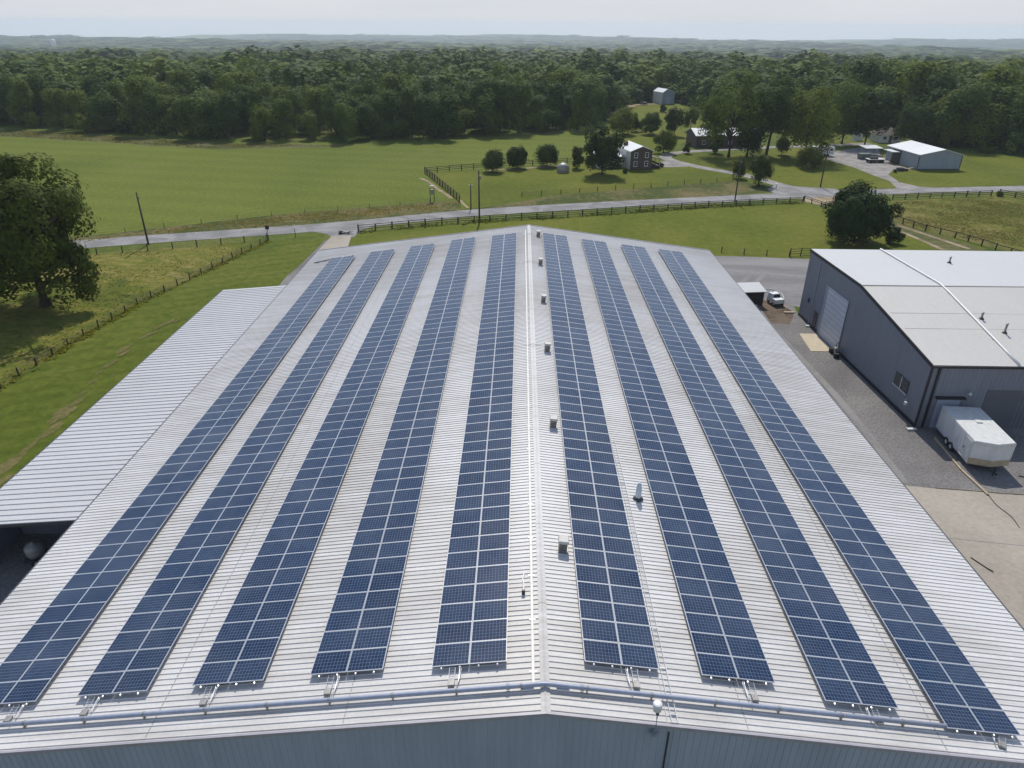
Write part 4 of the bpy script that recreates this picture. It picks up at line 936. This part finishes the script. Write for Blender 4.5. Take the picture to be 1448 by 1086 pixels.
# woodland: open-land polygon test in ground coordinates
EP = [G(*q) for q in EDGE]
ex = np.array([p[0] for p in EP]); ey = np.array([p[1] for p in EP])
eang = np.arctan2(ex-CAM[0], ey); edist = np.hypot(ex-CAM[0], ey); oi_ = np.argsort(eang)
def edge_d(a): return np.interp(a, eang[oi_], edist[oi_])
def spread(d0, d1, s, amax, seed):
    g = np.random.default_rng(seed); out = []
    d = d0
    while d < d1:
        st = s(d) if callable(s) else s
        n = int(2*amax*d/st); a = -amax+(np.arange(n)+g.uniform(0, 1))*st/d+g.uniform(-.32, .32, n)*st/d
        dd = d+g.uniform(-.32, .32, n)*st
        out.append(np.stack([a, dd, np.full(n, st)], 1)); d += st*.9
    return np.concatenate(out)
P = spread(200, 430, 8.3, .80, 3)
k = (P[:, 1] > edge_d(P[:, 0])+2.5); P = P[k]
depth = P[:, 1]-edge_d(P[:, 0])
inview = (np.abs(P[:, 0]) < .66)
order = np.argsort(P[:, 1]+np.where(inview, 0, 1e4)+depth*.6)
near_i = order[:285]; rest_i = order[285:]
WG = ('leafy tree in the front rank of the wood behind the big hay field', 'leafy tree in the front rank of the wood around the farm clearing', 'leafy tree in the front rank of the wood behind the white-roofed barn')
src = []
for j, (H, R, zb, mt) in enumerate(((13, 4.9, .3, 'wood2'), (15.5, 5.4, .4, 'wood2'), (11.5, 4.6, .3, 'wood2'), (14.5, 4.2, .3, 'wood2'), (12.5, 5.4, .3, 'wood2'), (16.5, 5.8, .5, 'wood2'))):
    g = np.random.default_rng(100+j); V, c = crown_geo(g, H, R, zb, 15, 3200, .34, cr=.52, irr=.14, top=.95, skirt=.95)
    src.append((quads_mesh('crown', V, MAT[mt]), trunk_mb(g, H, zb, .22, c, 5).mesh('trunk', MAT['bark'])))
proto = []
for n_, i in enumerate(near_i):
    a, d, _ = P[i]; x, y = CAM[0]+d*math.sin(a), d*math.cos(a)
    j = int(rng.integers(0, 6)); right = a > math.radians(22)
    s = rng.uniform(.66, 1.14)*(1.3 if right else 1.0)
    zn = 0 if a < math.radians(5) else (2 if right else 1)
    r = bpy.data.objects.new('woodland_tree', None); C.objects.link(r); r.empty_display_size = .2
    tag(r, WG[zn], 'tree', ('trees along the wood behind the hay field', 'trees along the wood around the clearing', 'trees along the wood behind the barn')[zn])
    r.location = (x, y, 0); r.rotation_euler = (0, 0, rng.uniform(0, 6.28)); r.scale = (s*rng.uniform(.95, 1.25), s*rng.uniform(.95, 1.25), s)
    link('crown', src[j][0], r); link('trunk', src[j][1], r)
# the rest of the wood: one mass of canopies out to the hills
lod = []
for L_, (ncl, nlv, ls) in enumerate(((15, 700, .7), (11, 210, 1.2), (9, 70, 1.9), (7, 28, 2.8))):
    row = []
    for j in range(6):
        g = np.random.default_rng(200+10*L_+j)
        row.append(crown_geo(g, (13, 15.5, 11.5, 14.5, 12.5, 16)[j], (4.9, 5.4, 4.6, 4.3, 5.4, 5.6)[j], 1.2, ncl, nlv, ls, cr=.48, irr=.14, top=.95, skirt=.95)[0])
    lod.append(row)
allV = []; allH = []
def add_tree(a, d, st, L_, g):
    z = float(terr(d))+(hill(d, a) if d > 440 else 0.); x, y = CAM[0]+d*math.sin(a), d*math.cos(a)
    V = lod[L_][int(g.integers(0, 6))]; t = g.uniform(0, 6.28); c_, s_ = math.cos(t), math.sin(t)
    w_ = st/6.6*g.choice([.75, .95, 1.1, 1.35, 1.6], p=[.2, .25, .25, .2, .1]); h_ = g.uniform(.6, 1.22)*(1.15 if (a > .38 and d < 420) else 1)*(1+.15*(w_ > 2))
    if d > 420: h_ *= 1+.22*math.sin(a*37+d*.011)*math.sin(d*.017+a*9)
    allH.append(np.full(len(V), g.uniform(0, 1), np.float32))
    allV.append(np.stack([(V[:, 0]*c_-V[:, 1]*s_)*w_+x, (V[:, 0]*s_+V[:, 1]*c_)*w_+y, V[:, 2]*h_+z], 1))
g = np.random.default_rng(77)
for i in rest_i: add_tree(P[i][0], P[i][1], 8.4, 0, g)
FAR_OPEN = [(-.42, 1150, .05, 190), (.30, 1300, .06, 220), (-.2, 1900, .07, 260), (.08, 1500, .045, 220), (-.5, 2300, .07, 300), (.46, 2000, .08, 300), (.16, 2700, .08, 330), (-.33, 3400, .1, 380), (.34, 3900, .1, 420), (-.02, 4300, .1, 450)]
Q = spread(430, 8600, lambda d: max(9.5, 8.4*d/440), .80, 9)
for a, d, st in Q:
    if any(abs(a-o[0]) < o[2] and abs(d-o[1]) < o[3] for o in FAR_OPEN): continue
    add_tree(a, d, st, 1 if d < 800 else (2 if d < 2400 else 3), g)
fo = link('forest', quads_mesh('forest', np.concatenate(allV), MAT['wood'])); struct(fo, 'stuff'); hat = fo.data.attributes.new('species', 'FLOAT', 'POINT'); hat.data.foreach_set('value', np.concatenate(allH)); fo['label'] = 'deep green woodland rolling away to the hazy hills'
# ------------------------------------------------------------------ fences
def fence(label, px, sp, h, pr, rails=0, wires=0, mat='post', rail_h=.13, mesh_fill=False, square=True):
    pts = [Vector(G(*q)) for q in px]; o0 = pts[0]
    root = empty('fence', label, 'fence', tuple(o0))
    seg = [(b-a).length for a, b in zip(pts, pts[1:])]; tot = sum(seg); n = max(2, int(tot/sp)+1)
    def atd(d):
        for a, b, L in zip(pts, pts[1:], seg):
            if d <= L+1e-6: return a.lerp(b, d/L)-o0
            d -= L
        return pts[-1]-o0
    pm = MB().box((0, 0, h/2), (pr*2, pr*2, h)).mesh('post', MAT[mat]) if square else MB().tube([(0, 0, -.05), (0, 0, h)], [pr*1.1, pr], 8).mesh('post', MAT[mat])
    tops = []
    for i in range(n):
        p = atd(tot*i/(n-1)); o = link('post', pm, root); o.location = p
        o.rotation_euler = (rng.normal(0, .03), rng.normal(0, .03), rng.uniform(0, 3)); hs = rng.uniform(.88, 1.12); o.scale = (1, 1, hs); tops.append(p)
    for k in range(rails):
        z = h*(.92-.30*k); m = MB()
        for a, b in zip(tops, tops[1:]):
            d = (b-a); a2, b2 = a, b; nn = Vector((-d.y, d.x, 0)).normalized()*.02; j0, j1 = rng.normal(0, .02), rng.normal(0, .02); u = Vector((0, 0, 1))
            off = Vector((nn.x, nn.y, 0))*(pr/.02+1)
            A0, B0 = a2+off+u*(z-rail_h/2+j0), b2+off+u*(z-rail_h/2+j1)
            m.hexa([A0-nn, B0-nn, B0+nn, A0+nn], [A0-nn+u*rail_h, B0-nn+u*rail_h, B0+nn+u*rail_h, A0+nn+u*rail_h])
        m.build('rail', MAT[mat], root)
    if wires:
        m = MB()
        for k in range(wires):
            z = h*(.95-.85*k/max(1, wires-1))
            m.tube([p+Vector((0, 0, z)) for p in tops], .012, 4)
        if mesh_fill:
            for a, b in zip(tops, tops[1:]):
                for t in np.arange(.05, 1, .1):
                    q = a.lerp(b, t); m.box(q+Vector((0, 0, h*.5)), (.012, .012, h*.9))
        m.build('wire', MAT['wire'], root)
    return root
fence('wire mesh fence running diagonally between the dry pasture and the mown grass', [(380, 340), (290, 385), (200, 428), (90, 493), (0, 550), (-90, 606)], 2.7, 1.0, .075, 0, 7, 'postd', mesh_fill=True, square=False)
fence('post and wire fence along the road between the oak and the entrance', [(378, 339), (295, 348), (230, 353), (150, 359), (60, 367), (-60, 379)], 3.6, 1.15, .085, 0, 4, 'postd', mesh_fill=True, square=False)
fence('long brown rail fence along the road behind the hall roof', [(507, 328), (577, 321), (680, 313.5), (798, 307), (900, 299.5), (998, 293), (1070, 289.5), (1135, 286.5)], 3.1, 1.25, .10, 3, 4, 'post', .10, True)
fence('short rail fence by the bare dirt patch beside the round tree', [(1137, 284), (1151, 290), (1172, 296), (1190, 302)], 2.8, 1.2, .1, 2, 0, 'post')
fence('rail fence along the road right of the broad round tree', [(1262, 282.5), (1330, 279.5), (1401, 277)], 3.0, 1.25, .1, 3, 0, 'post')
fence('short dark rail fence by the tiny bush at the right edge', [(1413, 276), (1432, 279), (1462, 285), (1500, 292)], 2.6, 1.3, .1, 3, 0, 'postd')
fence('post and rail fence with wire along the dirt track behind the workshop', [(1262, 312), (1300, 325), (1352, 337), (1400, 352), (1450, 367)], 2.5, 1.2, .09, 1, 5, 'postd', mesh_fill=True)
fence('dark board fence on the left side of the house yard', [(601, 245), (625, 264), (650, 285)], 2.4, 1.5, .09, 4, 0, 'postd', .16)
fence('far rail fence along the hay field behind the three round trees', [(601, 245), (645, 241), (690, 238), (745, 234), (800, 231), (832, 228.5)], 3.2, 1.4, .1, 3, 0, 'post')
fence('low wire fence along the near edge of the hay field', [(650, 284.5), (610, 287), (500, 296), (400, 304), (280, 317), (160, 331), (60, 341)], 6.0, .9, .05, 0, 3, 'postd', square=False)
fence('thin wire fence along the front of the brick house lawn', [(738, 278), (800, 274), (855, 269.5), (909, 266), (975, 260.5), (1036, 256)], 4.5, 1.1, .08, 0, 5, 'postd', mesh_fill=True, square=False)
fence('short post fence at the far edge of the grey yard', [(1020, 357), (1060, 360.5), (1116, 363)], 3.0, 1.0, .08, 0, 4, 'postd', square=False)
gt = fence('short dark rail gate by the far corner of the workshop', [(1117, 363), (1146, 361.5)], 1.3, 1.35, .06, 4, 0, 'postd', .07)
gt.name = 'gate'; gt['category'] = 'gate'

# ------------------------------------------------------------------ poles, posts, signs
def upole(label, px, py, top, r=.17, arm=None, kind='utility_pole', cat='utility pole'):
    H = tall(px, py, top); root = empty(kind, label, cat, G(px, py))
    MB().tube([(0, 0, -.1), (0, 0, H*.5), (0, 0, H)], [r, r*.85, r*.68], 10).build('pole', MAT['pole'], root, True)
    if arm: arm(root, H)
    return root
def arm_cross(root, H):
    MB().box((0, -.12, H-.55), (1.5, .1, .12)).build('crossarm', MAT['pole'], root)
    for x in (-.65, 0, .65): MB().lathe((x, -.12, H-.49), [(.05, 0), (.07, .06), (.05, .14), (.02, .18)], 8).build('insulator', MAT['offwhite'], root)
def arm_top(root, H):
    MB().lathe((0, 0, H), [(.06, 0), (.09, .08), (.05, .2)], 8).build('insulator', MAT['offwhite'], root)
    MB().lathe((.26, -.05, H-1.6), [(.18, 0), (.2, .1), (.2, .6), (.12, .7)], 10).build('transformer', MAT['vent'], root, True)
def arm_small(root, H):
    MB().box((0, -.1, H-.2), (.9, .08, .1)).build('crossarm', MAT['offwhite'], root)
def arm_bare(root, H):
    MB().lathe((0, 0, H), [(.05, 0), (.08, .08), (.04, .18)], 8).build('insulator', MAT['gutter'], root)
    MB().box((.22, 0, H-.8), (.2, .12, .3)).build('junction_box', MAT['vent'], root)
upole('bare wooden utility pole on the road verge right of the big oak', 210, 346, 273, .17, arm_bare)
upole('wooden utility pole with a small transformer in the middle of the road fence', 678, 315, 241, .18, arm_top)
upole('short pole with a pale crossarm across the road from the middle utility pole', 666, 295.5, 260, .14, arm_small)
upole('slim utility pole at the road in front of the small house driveway trees', 1039, 285, 224, .16, arm_bare)
upole('slim utility pole on the lawn corner left of the barn driveway', 1160, 264.5, 203, .17, arm_bare)
r = empty('road_sign', 'small dark road sign seen from behind at the fence corner by the entrance', 'sign', G(380, 339))
H = tall(380, 339, 319); MB().tube([(0, 0, 0), (0, 0, H)], .05, 6).build('signpost', MAT['gutter'], r)
MB().box((0, .06, H-.35), (.7, .03, .7), 0, 0, 0).build('sign_panel', MAT['gutter'], r)
r = empty('marker_post', 'thin marker post in the grass at the left of the entrance drive', 'post', G(418, 336)); H = tall(418, 336, 323)
MB().tube([(0, 0, 0), (0, 0, H)], .06, 6).build('stake', MAT['postd'], r); MB().box((0, -.065, H-.2), (.1, .02, .22)).build('reflector', MAT['offwhite'], r)
r = empty('meter_stand', 'pale meter cabinet on two posts at the hay field fence corner', 'meter stand', G(612, 285)); H = tall(612, 285, 262)
for s in (-.5, .35): MB().box((s, 0, H*.42), (.14, .14, H*.84)).build('leg', MAT['postd'], r)
MB().box((0, -.05, H*.6), (.7, .3, H*.3)).build('cabinet', MAT['vent'], r, bevel=.02); MB().box((0, 0, H*.95), (1.0, .4, .22)).build('cap', MAT['offwhite'], r, bevel=.02)
r = empty('mailbox', 'white mailbox on a post where the house drive meets the road', 'mailbox', G(1097, 268))
MB().box((0, 0, .5), (.12, .12, 1.0)).build('stake', MAT['post'], r); MB().tube([(0, -.35, 1.15), (0, .35, 1.15)], .2, 12).build('mail_drum', MAT['white'], r); MB().box((.21, 0, 1.25), (.02, .1, .25)).build('flag', MAT['brick'], r)
r = empty('gravel_post', 'dark stump and low brush pile at the entrance end of the road fence', 'stump', G(482, 331))
MB().lathe((0, 0, 0), [(.35, 0), (.28, .3), (.3, .55), (.1, .6)], 9).build('stump', MAT['postd'], r)
m = MB()
for i in range(14):
    a = rng.uniform(0, 6.28); m.tube([(rng.uniform(-.6, 2.4), rng.uniform(-.4, .4), .05), (rng.uniform(-.6, 2.6), rng.uniform(-.5, .5), rng.uniform(.2, .6))], .04, 5)
m.build('brush', MAT['postd'], r); r.name = 'tree_stump'
# pale sandy paths at the fence corner
band('sand_path', smooth_pts([G(*q) for q in ((594, 252), (606, 257), (620, 268), (634, 277), (638, 281))]), .9, 7, MAT['dirt'])
band('sand_path', smooth_pts([G(*q) for q in ((651, 283), (656, 289), (662, 294))]), .6, 7, MAT['dirt'])
band('sand_path', smooth_pts([G(*q) for q in ((690, 241), (740, 238), (790, 235))]), 1.6, 7, MAT['dirt'])

# ------------------------------------------------------------------ farm buildings
def gable(root, w, d, he, hr, wall, roof, x0=0., y0=0., over=.35, off=.5, thick=.16, pre=''):
    """gable end on local -y; returns (wall, roof)"""
    x1, y1 = x0+w, y0+d; xr = x0+w*off
    v = [(x0, y0, 0), (x1, y0, 0), (x1, y0, he), (xr, y0, hr), (x0, y0, he)]; v += [(x, y1, z) for x, _, z in v]
    wo = MB().add(v, [(0, 1, 2, 3, 4), (9, 8, 7, 6, 5), (0, 4, 9, 5), (1, 6, 7, 2)]).build('wall', wall, root)
    m = MB(); sl = (hr-he)/(w*off); sr = (hr-he)/(w*(1-off)); t = Vector((0, 0, thick))
    for (xa, za, sgn) in ((x0-over, he-over*sl, -1), (x1+over, he-over*sr, 1)):
        A, B = Vector((xa, y0-over, za+.03)), Vector((xr, y0-over, hr+.03)); D = Vector((0, d+2*over, 0))
        m.hexa([A, B, B+D, A+D] if sgn < 0 else [B, A, A+D, B+D], [A+t, B+t, B+D+t, A+D+t] if sgn < 0 else [B+t, A+t, A+D+t, B+D+t])
    ro = m.build('roof', roof, root)
    return wo, ro
def win(root, x, y, z, w, h, face='front', mat='white'):
    if face == 'front': f = MB().box((x, y-.03, z), (w+.24, .1, h+.24)).build('window', MAT[mat], root); MB().box((x, y-.085, z), (w, .02, h)).build('pane', MAT['glass'], f); MB().box((x, y-.1, z), (w, .02, .06)).build('mullion', MAT[mat], f); MB().box((x, y-.1, z-h/2-.12), (w+.35, .14, .08)).build('sill', MAT[mat], f)
    else: f = MB().box((x-.03, y, z), (.1, w+.24, h+.24)).build('window', MAT[mat], root); MB().box((x-.085, y, z), (.02, w, h)).build('pane', MAT['glass'], f)
# brick house
p = G(890.5, 240.3); he = tall(890.5, 240.3, 212)*.97
q = G(921, 239.4); w_ = math.hypot(q[0]-p[0], q[1]-p[1])
hs = empty('brick_house', 'two-storey red brick house with pale metal roof and side porch beside the shade tree', 'house', p, math.atan2(q[1]-p[1], q[0]-p[0])+.03)
wo, ro = gable(hs, w_, 9.5, he*.95, he*.95+1.1, MAT['brick'], MAT['roof_white'], over=.4)
MB().box((-.06, 4.75, he/2-.02), (.1, 9.4, he-.1)).build('pale_side', MAT['offwhite'], hs)  # pale slab over the brick of the left wall
MB().box((1.2, 6.8, he+.7), (.7, .7, 1.2)).build('chimney', MAT['brick'], ro)
for x in (w_*.24, w_*.74):
    for z in (1.5, he-1.25): win(hs, x, 0, z, .75, 1.1)
win(hs, -.11, 2.6, he-1.3, .9, 1.0, 'side'); win(hs, -.11, 6.4, 1.5, .9, 1.1, 'side')
pr_ = MB().hexa([(w_, 1.2, 2.9), (w_+3.2, 1.2, 2.2), (w_+3.2, 7.5, 2.2), (w_, 7.5, 2.9)], [(w_, 1.2, 3.06), (w_+3.2, 1.2, 2.36), (w_+3.2, 7.5, 2.36), (w_, 7.5, 3.06)]).build('porch_roof', MAT['shingle'], hs)
for yy in (1.5, 4.3, 7.2): MB().box((w_+2.9, yy, 1.12), (.16, .16, 2.25)).build('porch_post', MAT['offwhite'], hs)
MB().box((w_+1.5, 4.3, .2), (3.0, 6.2, .4)).build('porch_floor', MAT['postd'], hs)
MB().box((w_+2.9, 4.3, .85), (.08, 5.6, .5)).build('porch_rail', MAT['postd'], hs)
d_ = MB().box((w_+.04, 4.2, 1.45), (.06, 1.0, 2.1)).build('door', MAT['white'], hs)
MB().hexa([(-7.5, 3.6, 0), (-.12, 3.6, 0), (-.12, 9.0, 0), (-7.5, 9.0, 0)], [(-7.5, 3.6, 2.7), (-.12, 3.6, 2.7), (-.12, 9.0, 3.4), (-7.5, 9.0, 3.4)]).build('wing', MAT['offwhite'], hs)
MB().hexa([(-7.8, 3.2, 2.7), (-.12, 3.2, 2.7), (-.12, 9.2, 3.5), (-7.8, 9.2, 3.5)], [(-7.8, 3.2, 2.85), (-.12, 3.2, 2.85), (-.12, 9.2, 3.65), (-7.8, 9.2, 3.65)]).build('wing_roof', MAT['roof_white'], hs)
win(hs, -5.6, 3.6, 1.5, .9, 1.0); win(hs, -2.4, 3.6, 1.5, .9, 1.0)
# silver dome tank
r = empty('silver_tank', 'squat silver dome-topped tank on the lawn between round tree and shade tree', 'tank', G(796, 243.5))
MB().lathe((0, 0, 0), [(1.55, 0), (1.6, .05), (1.6, 1.2), (1.5, 1.55), (1.1, 2.0), (.5, 2.3), (.15, 2.38)], 24).build('shell', MAT['vent'], r, True)
MB().lathe((0, 0, 2.36), [(.22, 0), (.22, .15), (.1, .2)], 12).build('hatch', MAT['offwhite'], r); MB().lathe((0, 0, .1), [(1.64, 0), (1.64, .12), (1.6, .14)], 24).build('band', MAT['vent'], r)
# long brown building
p = G(983.5, 209)
lb = empty('long_barn', 'long low brown board building with pale roof half hidden by tall trees', 'building', p, .12)
he = tall(983.5, 209, 192)
v = MB(); Lb, Wb = 20, 9.5
v.add([(0, 0, 0), (Lb, 0, 0), (Lb, Wb, 0), (0, Wb, 0), (0, 0, he), (Lb, 0, he), (Lb, Wb, he), (0, Wb, he), (0, Wb/2, he+1.5), (Lb, Wb/2, he+1.5)], [(0, 1, 5, 4), (2, 3, 7, 6), (0, 4, 8, 7, 3), (1, 2, 6, 9, 5)])
v.build('wall', MAT['woodwall'], lb)
v = MB()
for ya, yb, za, zb_ in ((-.5, Wb/2, he-.12, he+1.55), (Wb/2, Wb+.5, he+1.55, he-.12)):
    v.hexa([(-.5, ya, za), (Lb+.5, ya, za), (Lb+.5, yb, zb_), (-.5, yb, zb_)], [(-.5, ya, za+.15), (Lb+.5, ya, za+.15), (Lb+.5, yb, zb_+.15), (-.5, yb, zb_+.15)])
v.build('roof', MAT['roof_white'], lb)
for x in (2.5, 6.5, 11, 15): win(lb, x, 0, 1.6, 1.0, 1.0)
# far grey barn on the clearing
p = G(936, 147.5); fbn = empty('far_barn', 'small tall grey barn with white roof on the far clearing before the wood', 'barn', p, .35)
he = tall(936, 147.5, 131); gable(fbn, 6.6, 9.0, he, he+1.4, MAT['wall_barn'], MAT['roof_white'], over=.2, off=.35)
MB().box((-.08, 4.5, he/2), (.1, 8.9, he-.1)).build('pale_side', MAT['offwhite'], fbn); MB().box((3.4, -.05, 1.6), (2.6, .08, 3.2)).build('door', MAT['wall'], fbn)  # pale slab puts the light on the left face into its colour
for i, (a, b, lbx) in enumerate(((908.5, 148, 'tall dark farm implement on the far clearing left of the grey barn'), (912, 148.5, 'low dark farm implement on the far clearing left of the grey barn'))):
    r = empty('farm_implement', lbx, 'farm machine', G(a, b)); MB().box((0, 0, .9), (1.4, 1.6, .8)).build('body', MAT['dark'], r, bevel=.1)
    for s in (-1, 1): MB().tube([(s*.7, 0, .5), (s*.95, 0, .5)], .5, 12).build('wheel', MAT['rubber'], r)
    if i == 0: MB().box((0, .2, 2.6), (.6, .6, 3.0)).build('mast', MAT['dark'], r)
ptree('bush', 'small dark bush at the foot of the far grey barn', 937, 159, 147, 5, .05, 10, 700, .3, MAT['leafd'], 'bush', seed=90, cr=.5)
# white-roofed barn on the right
p = G(1296, 240.5); q = G(1356, 240.5); w_ = math.hypot(q[0]-p[0], q[1]-p[1]); he = tall(1296, 240.5, 219.5)
bn = empty('metal_barn', 'large grey metal barn with bright white roof across the road on the right', 'barn', p, math.atan2(q[1]-p[1], q[0]-p[0])+.02)
p2 = G(1252, 229); dpt = math.hypot(p2[0]-p[0], p2[1]-p[1])
gable(bn, w_, max(16, dpt), he, he+1.3, MAT['wall_barn'], MAT['roof_white'], over=.3, off=.56)
for x in (-.05, w_+.05): MB().box((x, -.05, he/2), (.16, .16, he)).build('corner_trim', MAT['gutter'], bn)
MB().box((w_/2, -.03, .15), (w_, .08, .3)).build('base_trim', MAT['gutter'], bn)
MB().box((-.06, dpt*.85, 1.8), (.1, 4, 3.6)).build('door', MAT['dark'], bn); MB().box((-1.2, dpt*.92, 3.2), (2.4, 5.0, .14)).build('canopy', MAT['roof_white'], bn)
for yy in (dpt*.92-2.3, dpt*.92+2.3): MB().box((-2.3, yy, 1.6), (.12, .12, 3.2)).build('canopy_post', MAT['gutter'], bn)
# carport, bin, trailers, camper
r = empty('carport', 'open carport with flat white roof at the left back of the white-roofed barn', 'carport', G(1229, 219), .05)
for x in (-2.3, 2.3):
    for yy in (-2, 2): MB().box((x, yy, 1.05), (.12, .12, 2.1)).build('post', MAT['gutter'], r)
MB().hexa([(-2.6, -2.4, 2.1), (2.6, -2.4, 2.1), (2.6, 2.4, 2.35), (-2.6, 2.4, 2.35)], [(-2.6, -2.4, 2.25), (2.6, -2.4, 2.25), (2.6, 2.4, 2.5), (-2.6, 2.4, 2.5)]).build('roof', MAT['roof_white'], r)
r = empty('refuse_bin', 'grey green skip standing on the gravel left of the white-roofed barn', 'skip', G(1221, 225), .1)
MB().hexa([(-1.4, -.9, .1), (1.2, -.9, .1), (1.2, .9, .1), (-1.4, .9, .1)], [(-1.7, -1.0, 1.6), (1.5, -1.0, 1.6), (1.5, 1.0, 1.6), (-1.7, 1.0, 1.6)]).build('bin', plain('faded_green_paint', (.1, .14, .12), .6), r)
for k in range(4): MB().box((-1.2+k*.75, -1.0, .85), (.08, .08, 1.5)).build('stiffener', MAT['vent'], r)
r = empty('flatbed_trailer', 'dark flatbed trailer with pale deck parked by the white-roofed barn', 'trailer', G(1239, 230.5), .05)
MB().box((0, .9, .95), (4.8, 2.3, .16)).build('deck', MAT['offwhite'], r); MB().box((0, .9, .75), (4.6, 1.6, .24)).build('chassis', MAT['dark'], r)
for x in (-1.6, -.7, .7, 1.6):
    for yy in (-.1, 1.9): MB().tube([(x, yy-.14, .45), (x, yy+.14, .45)], .45, 14).build('wheel', MAT['rubber'], r)
MB().tube([(2.3, .9, .8), (3.5, .9, .9)], .07, 6).build('tongue', MAT['dark'], r); MB().box((-.6, .9, 1.25), (2.2, 1.2, .45)).build('load', MAT['postd'], r, bevel=.05)
r = empty('camper', 'white camper trailer parked on the gravel behind the dark round bush', 'camper', G(1165, 221.5), .05)
b_ = MB().box((0, 1.1, 1.65), (5.8, 2.3, 2.1)).build('body', MAT['white'], r, bevel=.25); MB().box((0, 1.1, 2.78), (4.6, 1.6, .14)).build('roof', MAT['roof_white'], r, bevel=.04)
for x in (-1.6, .4, 1.9): f = MB().box((x, -.07, 1.95), (.9, .03, .55)).build('window', MAT['glass'], r)
MB().box((-.6, -.07, 1.5), (.7, .04, 1.6)).build('door', MAT['offwhite'], r); MB().box((0, -.065, 1.2), (5.2, .02, .14)).build('stripe', MAT['wall'], r)
for x in (.2, 1.1): MB().tube([(x, -.05, .4), (x, .2, .4)], .38, 14).build('wheel', MAT['rubber'], r)
MB().tube([(-2.9, 1.1, .6), (-4.0, 1.1, .55)], .06, 6).build('tongue', MAT['dark'], r)
r = empty('small_house', 'small pale house with brown hip roof among the trees behind the barn', 'house', G(1243, 202), .05)
MB().box((3.4, 3, 1.3), (7.4, 6, 2.6)).build('wall', MAT['offwhite'], r)
v = [(-.8, -.5, 2.55), (7.6, -.5, 2.55), (7.6, 6.5, 2.55), (-.8, 6.5, 2.55), (2.2, 3, 4.5), (4.6, 3, 4.5)]
MB().add(v, [(0, 1, 5, 4), (1, 2, 5), (2, 3, 4, 5), (3, 0, 4), (3, 2, 1, 0)]).build('roof', MAT['shingle'], r)
win(r, 1.6, 0, 1.5, 1.1, .9); win(r, 5.4, 0, 1.5, 1.1, .9); MB().box((3.5, -.04, 1.05), (.95, .06, 2.1)).build('door', MAT['shingle'], r)
r = empty('garden_shed', 'tiny white shed between tree trunks left of the small brown-roofed house', 'shed', G(1209, 199), .1)
gable(r, 2.4, 2.4, 2.0, 2.8, MAT['white'], MAT['greysh'], over=.15)
for i, (a, b, s, lbx) in enumerate(((1265.5, 244, .5, 'small dark drum on the gravel in front of the white-roofed barn'), (1274, 242.5, .8, 'larger dark log pile on the gravel in front of the white-roofed barn'), (1281, 242, .4, 'tiny dark crate beside the log pile by the barn corner'))):
    x, y, z = G(a, b)
    m = MB()
    if i == 0: m.lathe((0, 0, 0), [(.42, 0), (.45, .4), (.42, .85), (.3, .9)], 14)
    elif i == 1:
        for kx in range(4): m.tube([(-.9, kx*.42, .22), (.9, kx*.42+.1, .22)], .21, 9)
        for kx in range(3): m.tube([(-.8, kx*.42+.2, .58), (.85, kx*.42+.25, .58)], .2, 9)
    else: m.box((0, 0, .28), (.7, .6, .5)).box((0, 0, .55), (.8, .7, .06))
    o = m.build(('oil_drum', 'log_pile', 'crate')[i], MAT['dark']); o.location = (x, y, .045); tag(o, lbx, ('drum', 'log pile', 'crate')[i])
o = MB().hexa([(-1.8, -.25, .04), (1.8, .5, .5), (1.7, .9, .5), (-1.9, .15, .04)], [(-1.8, -.25, .12), (1.8, .5, .58), (1.7, .9, .58), (-1.9, .15, .12)]).build('ramp_board', MAT['plank']); o.location = Vector(G(1288, 240))+Vector((0, 0, .045)); tag(o, 'pale sloping board leaning at the front corner of the white-roofed barn', 'board')
# white farm buildings far out in the wood
for i, (px, d, w_, lbx) in enumerate(((310, 640, 12, 'tiny white roofed farm building in the distant wood on the left'), (606, 470, 9, 'tiny white roofed building half hidden in the wood in the middle'), (1102, 1500, 26, 'pale distant farm building beyond the wood on the right'), (75, 3600, 22, 'tiny white tower-like silo in the far haze on the left'))):
    rr = ray(px, 60); a = math.atan2(rr[0], rr[1]); x, y = CAM[0]+d*math.sin(a), d*math.cos(a); z = float(terr(d))+(hill(d, a) if d > 440 else 0)
    r = empty('farm_building' if i < 3 else 'silo', lbx, 'building' if i < 3 else 'silo', (x, y, z), -.6)
    if i < 3: gable(r, w_, w_*.6, 10.5 if d < 1400 else 14, 12.5 if d < 1400 else 17, MAT['white'], MAT['roof_white'])
    else:
        MB().lathe((0, 0, 0), [(9, 0), (9, 42)], 16).build('shell', MAT['white'], r); MB().lathe((0, 0, 42), [(9.2, 0), (6, 4), (1, 6)], 16).build('roof', MAT['white'], r)

# ------------------------------------------------------------------ air
hz = MB().box((0, 0, -80), (19200, 19200, 250)).build('haze', None if False else plain('tmp', (1, 1, 1)))
m = bpy.data.materials.new('haze'); m.use_nodes = True; n = m.node_tree.nodes; n.clear()
ov = n.new('ShaderNodeOutputMaterial'); pv = n.new('ShaderNodeVolumePrincipled')
pv.inputs['Color'].default_value = (.80, .885, 1.0, 1); pv.inputs['Density'].default_value = HAZE = 1.15e-4; pv.inputs['Density Attribute'].default_value = ''
pv.inputs['Anisotropy'].default_value = .26
m.node_tree.links.new(pv.outputs[0], ov.inputs['Volume']); hz.data.materials.clear(); hz.data.materials.append(m); struct(hz, 'stuff')
sc.cycles.volume_bounces = 1; sc.cycles.max_bounces = 6
bpy.context.view_layer.update()
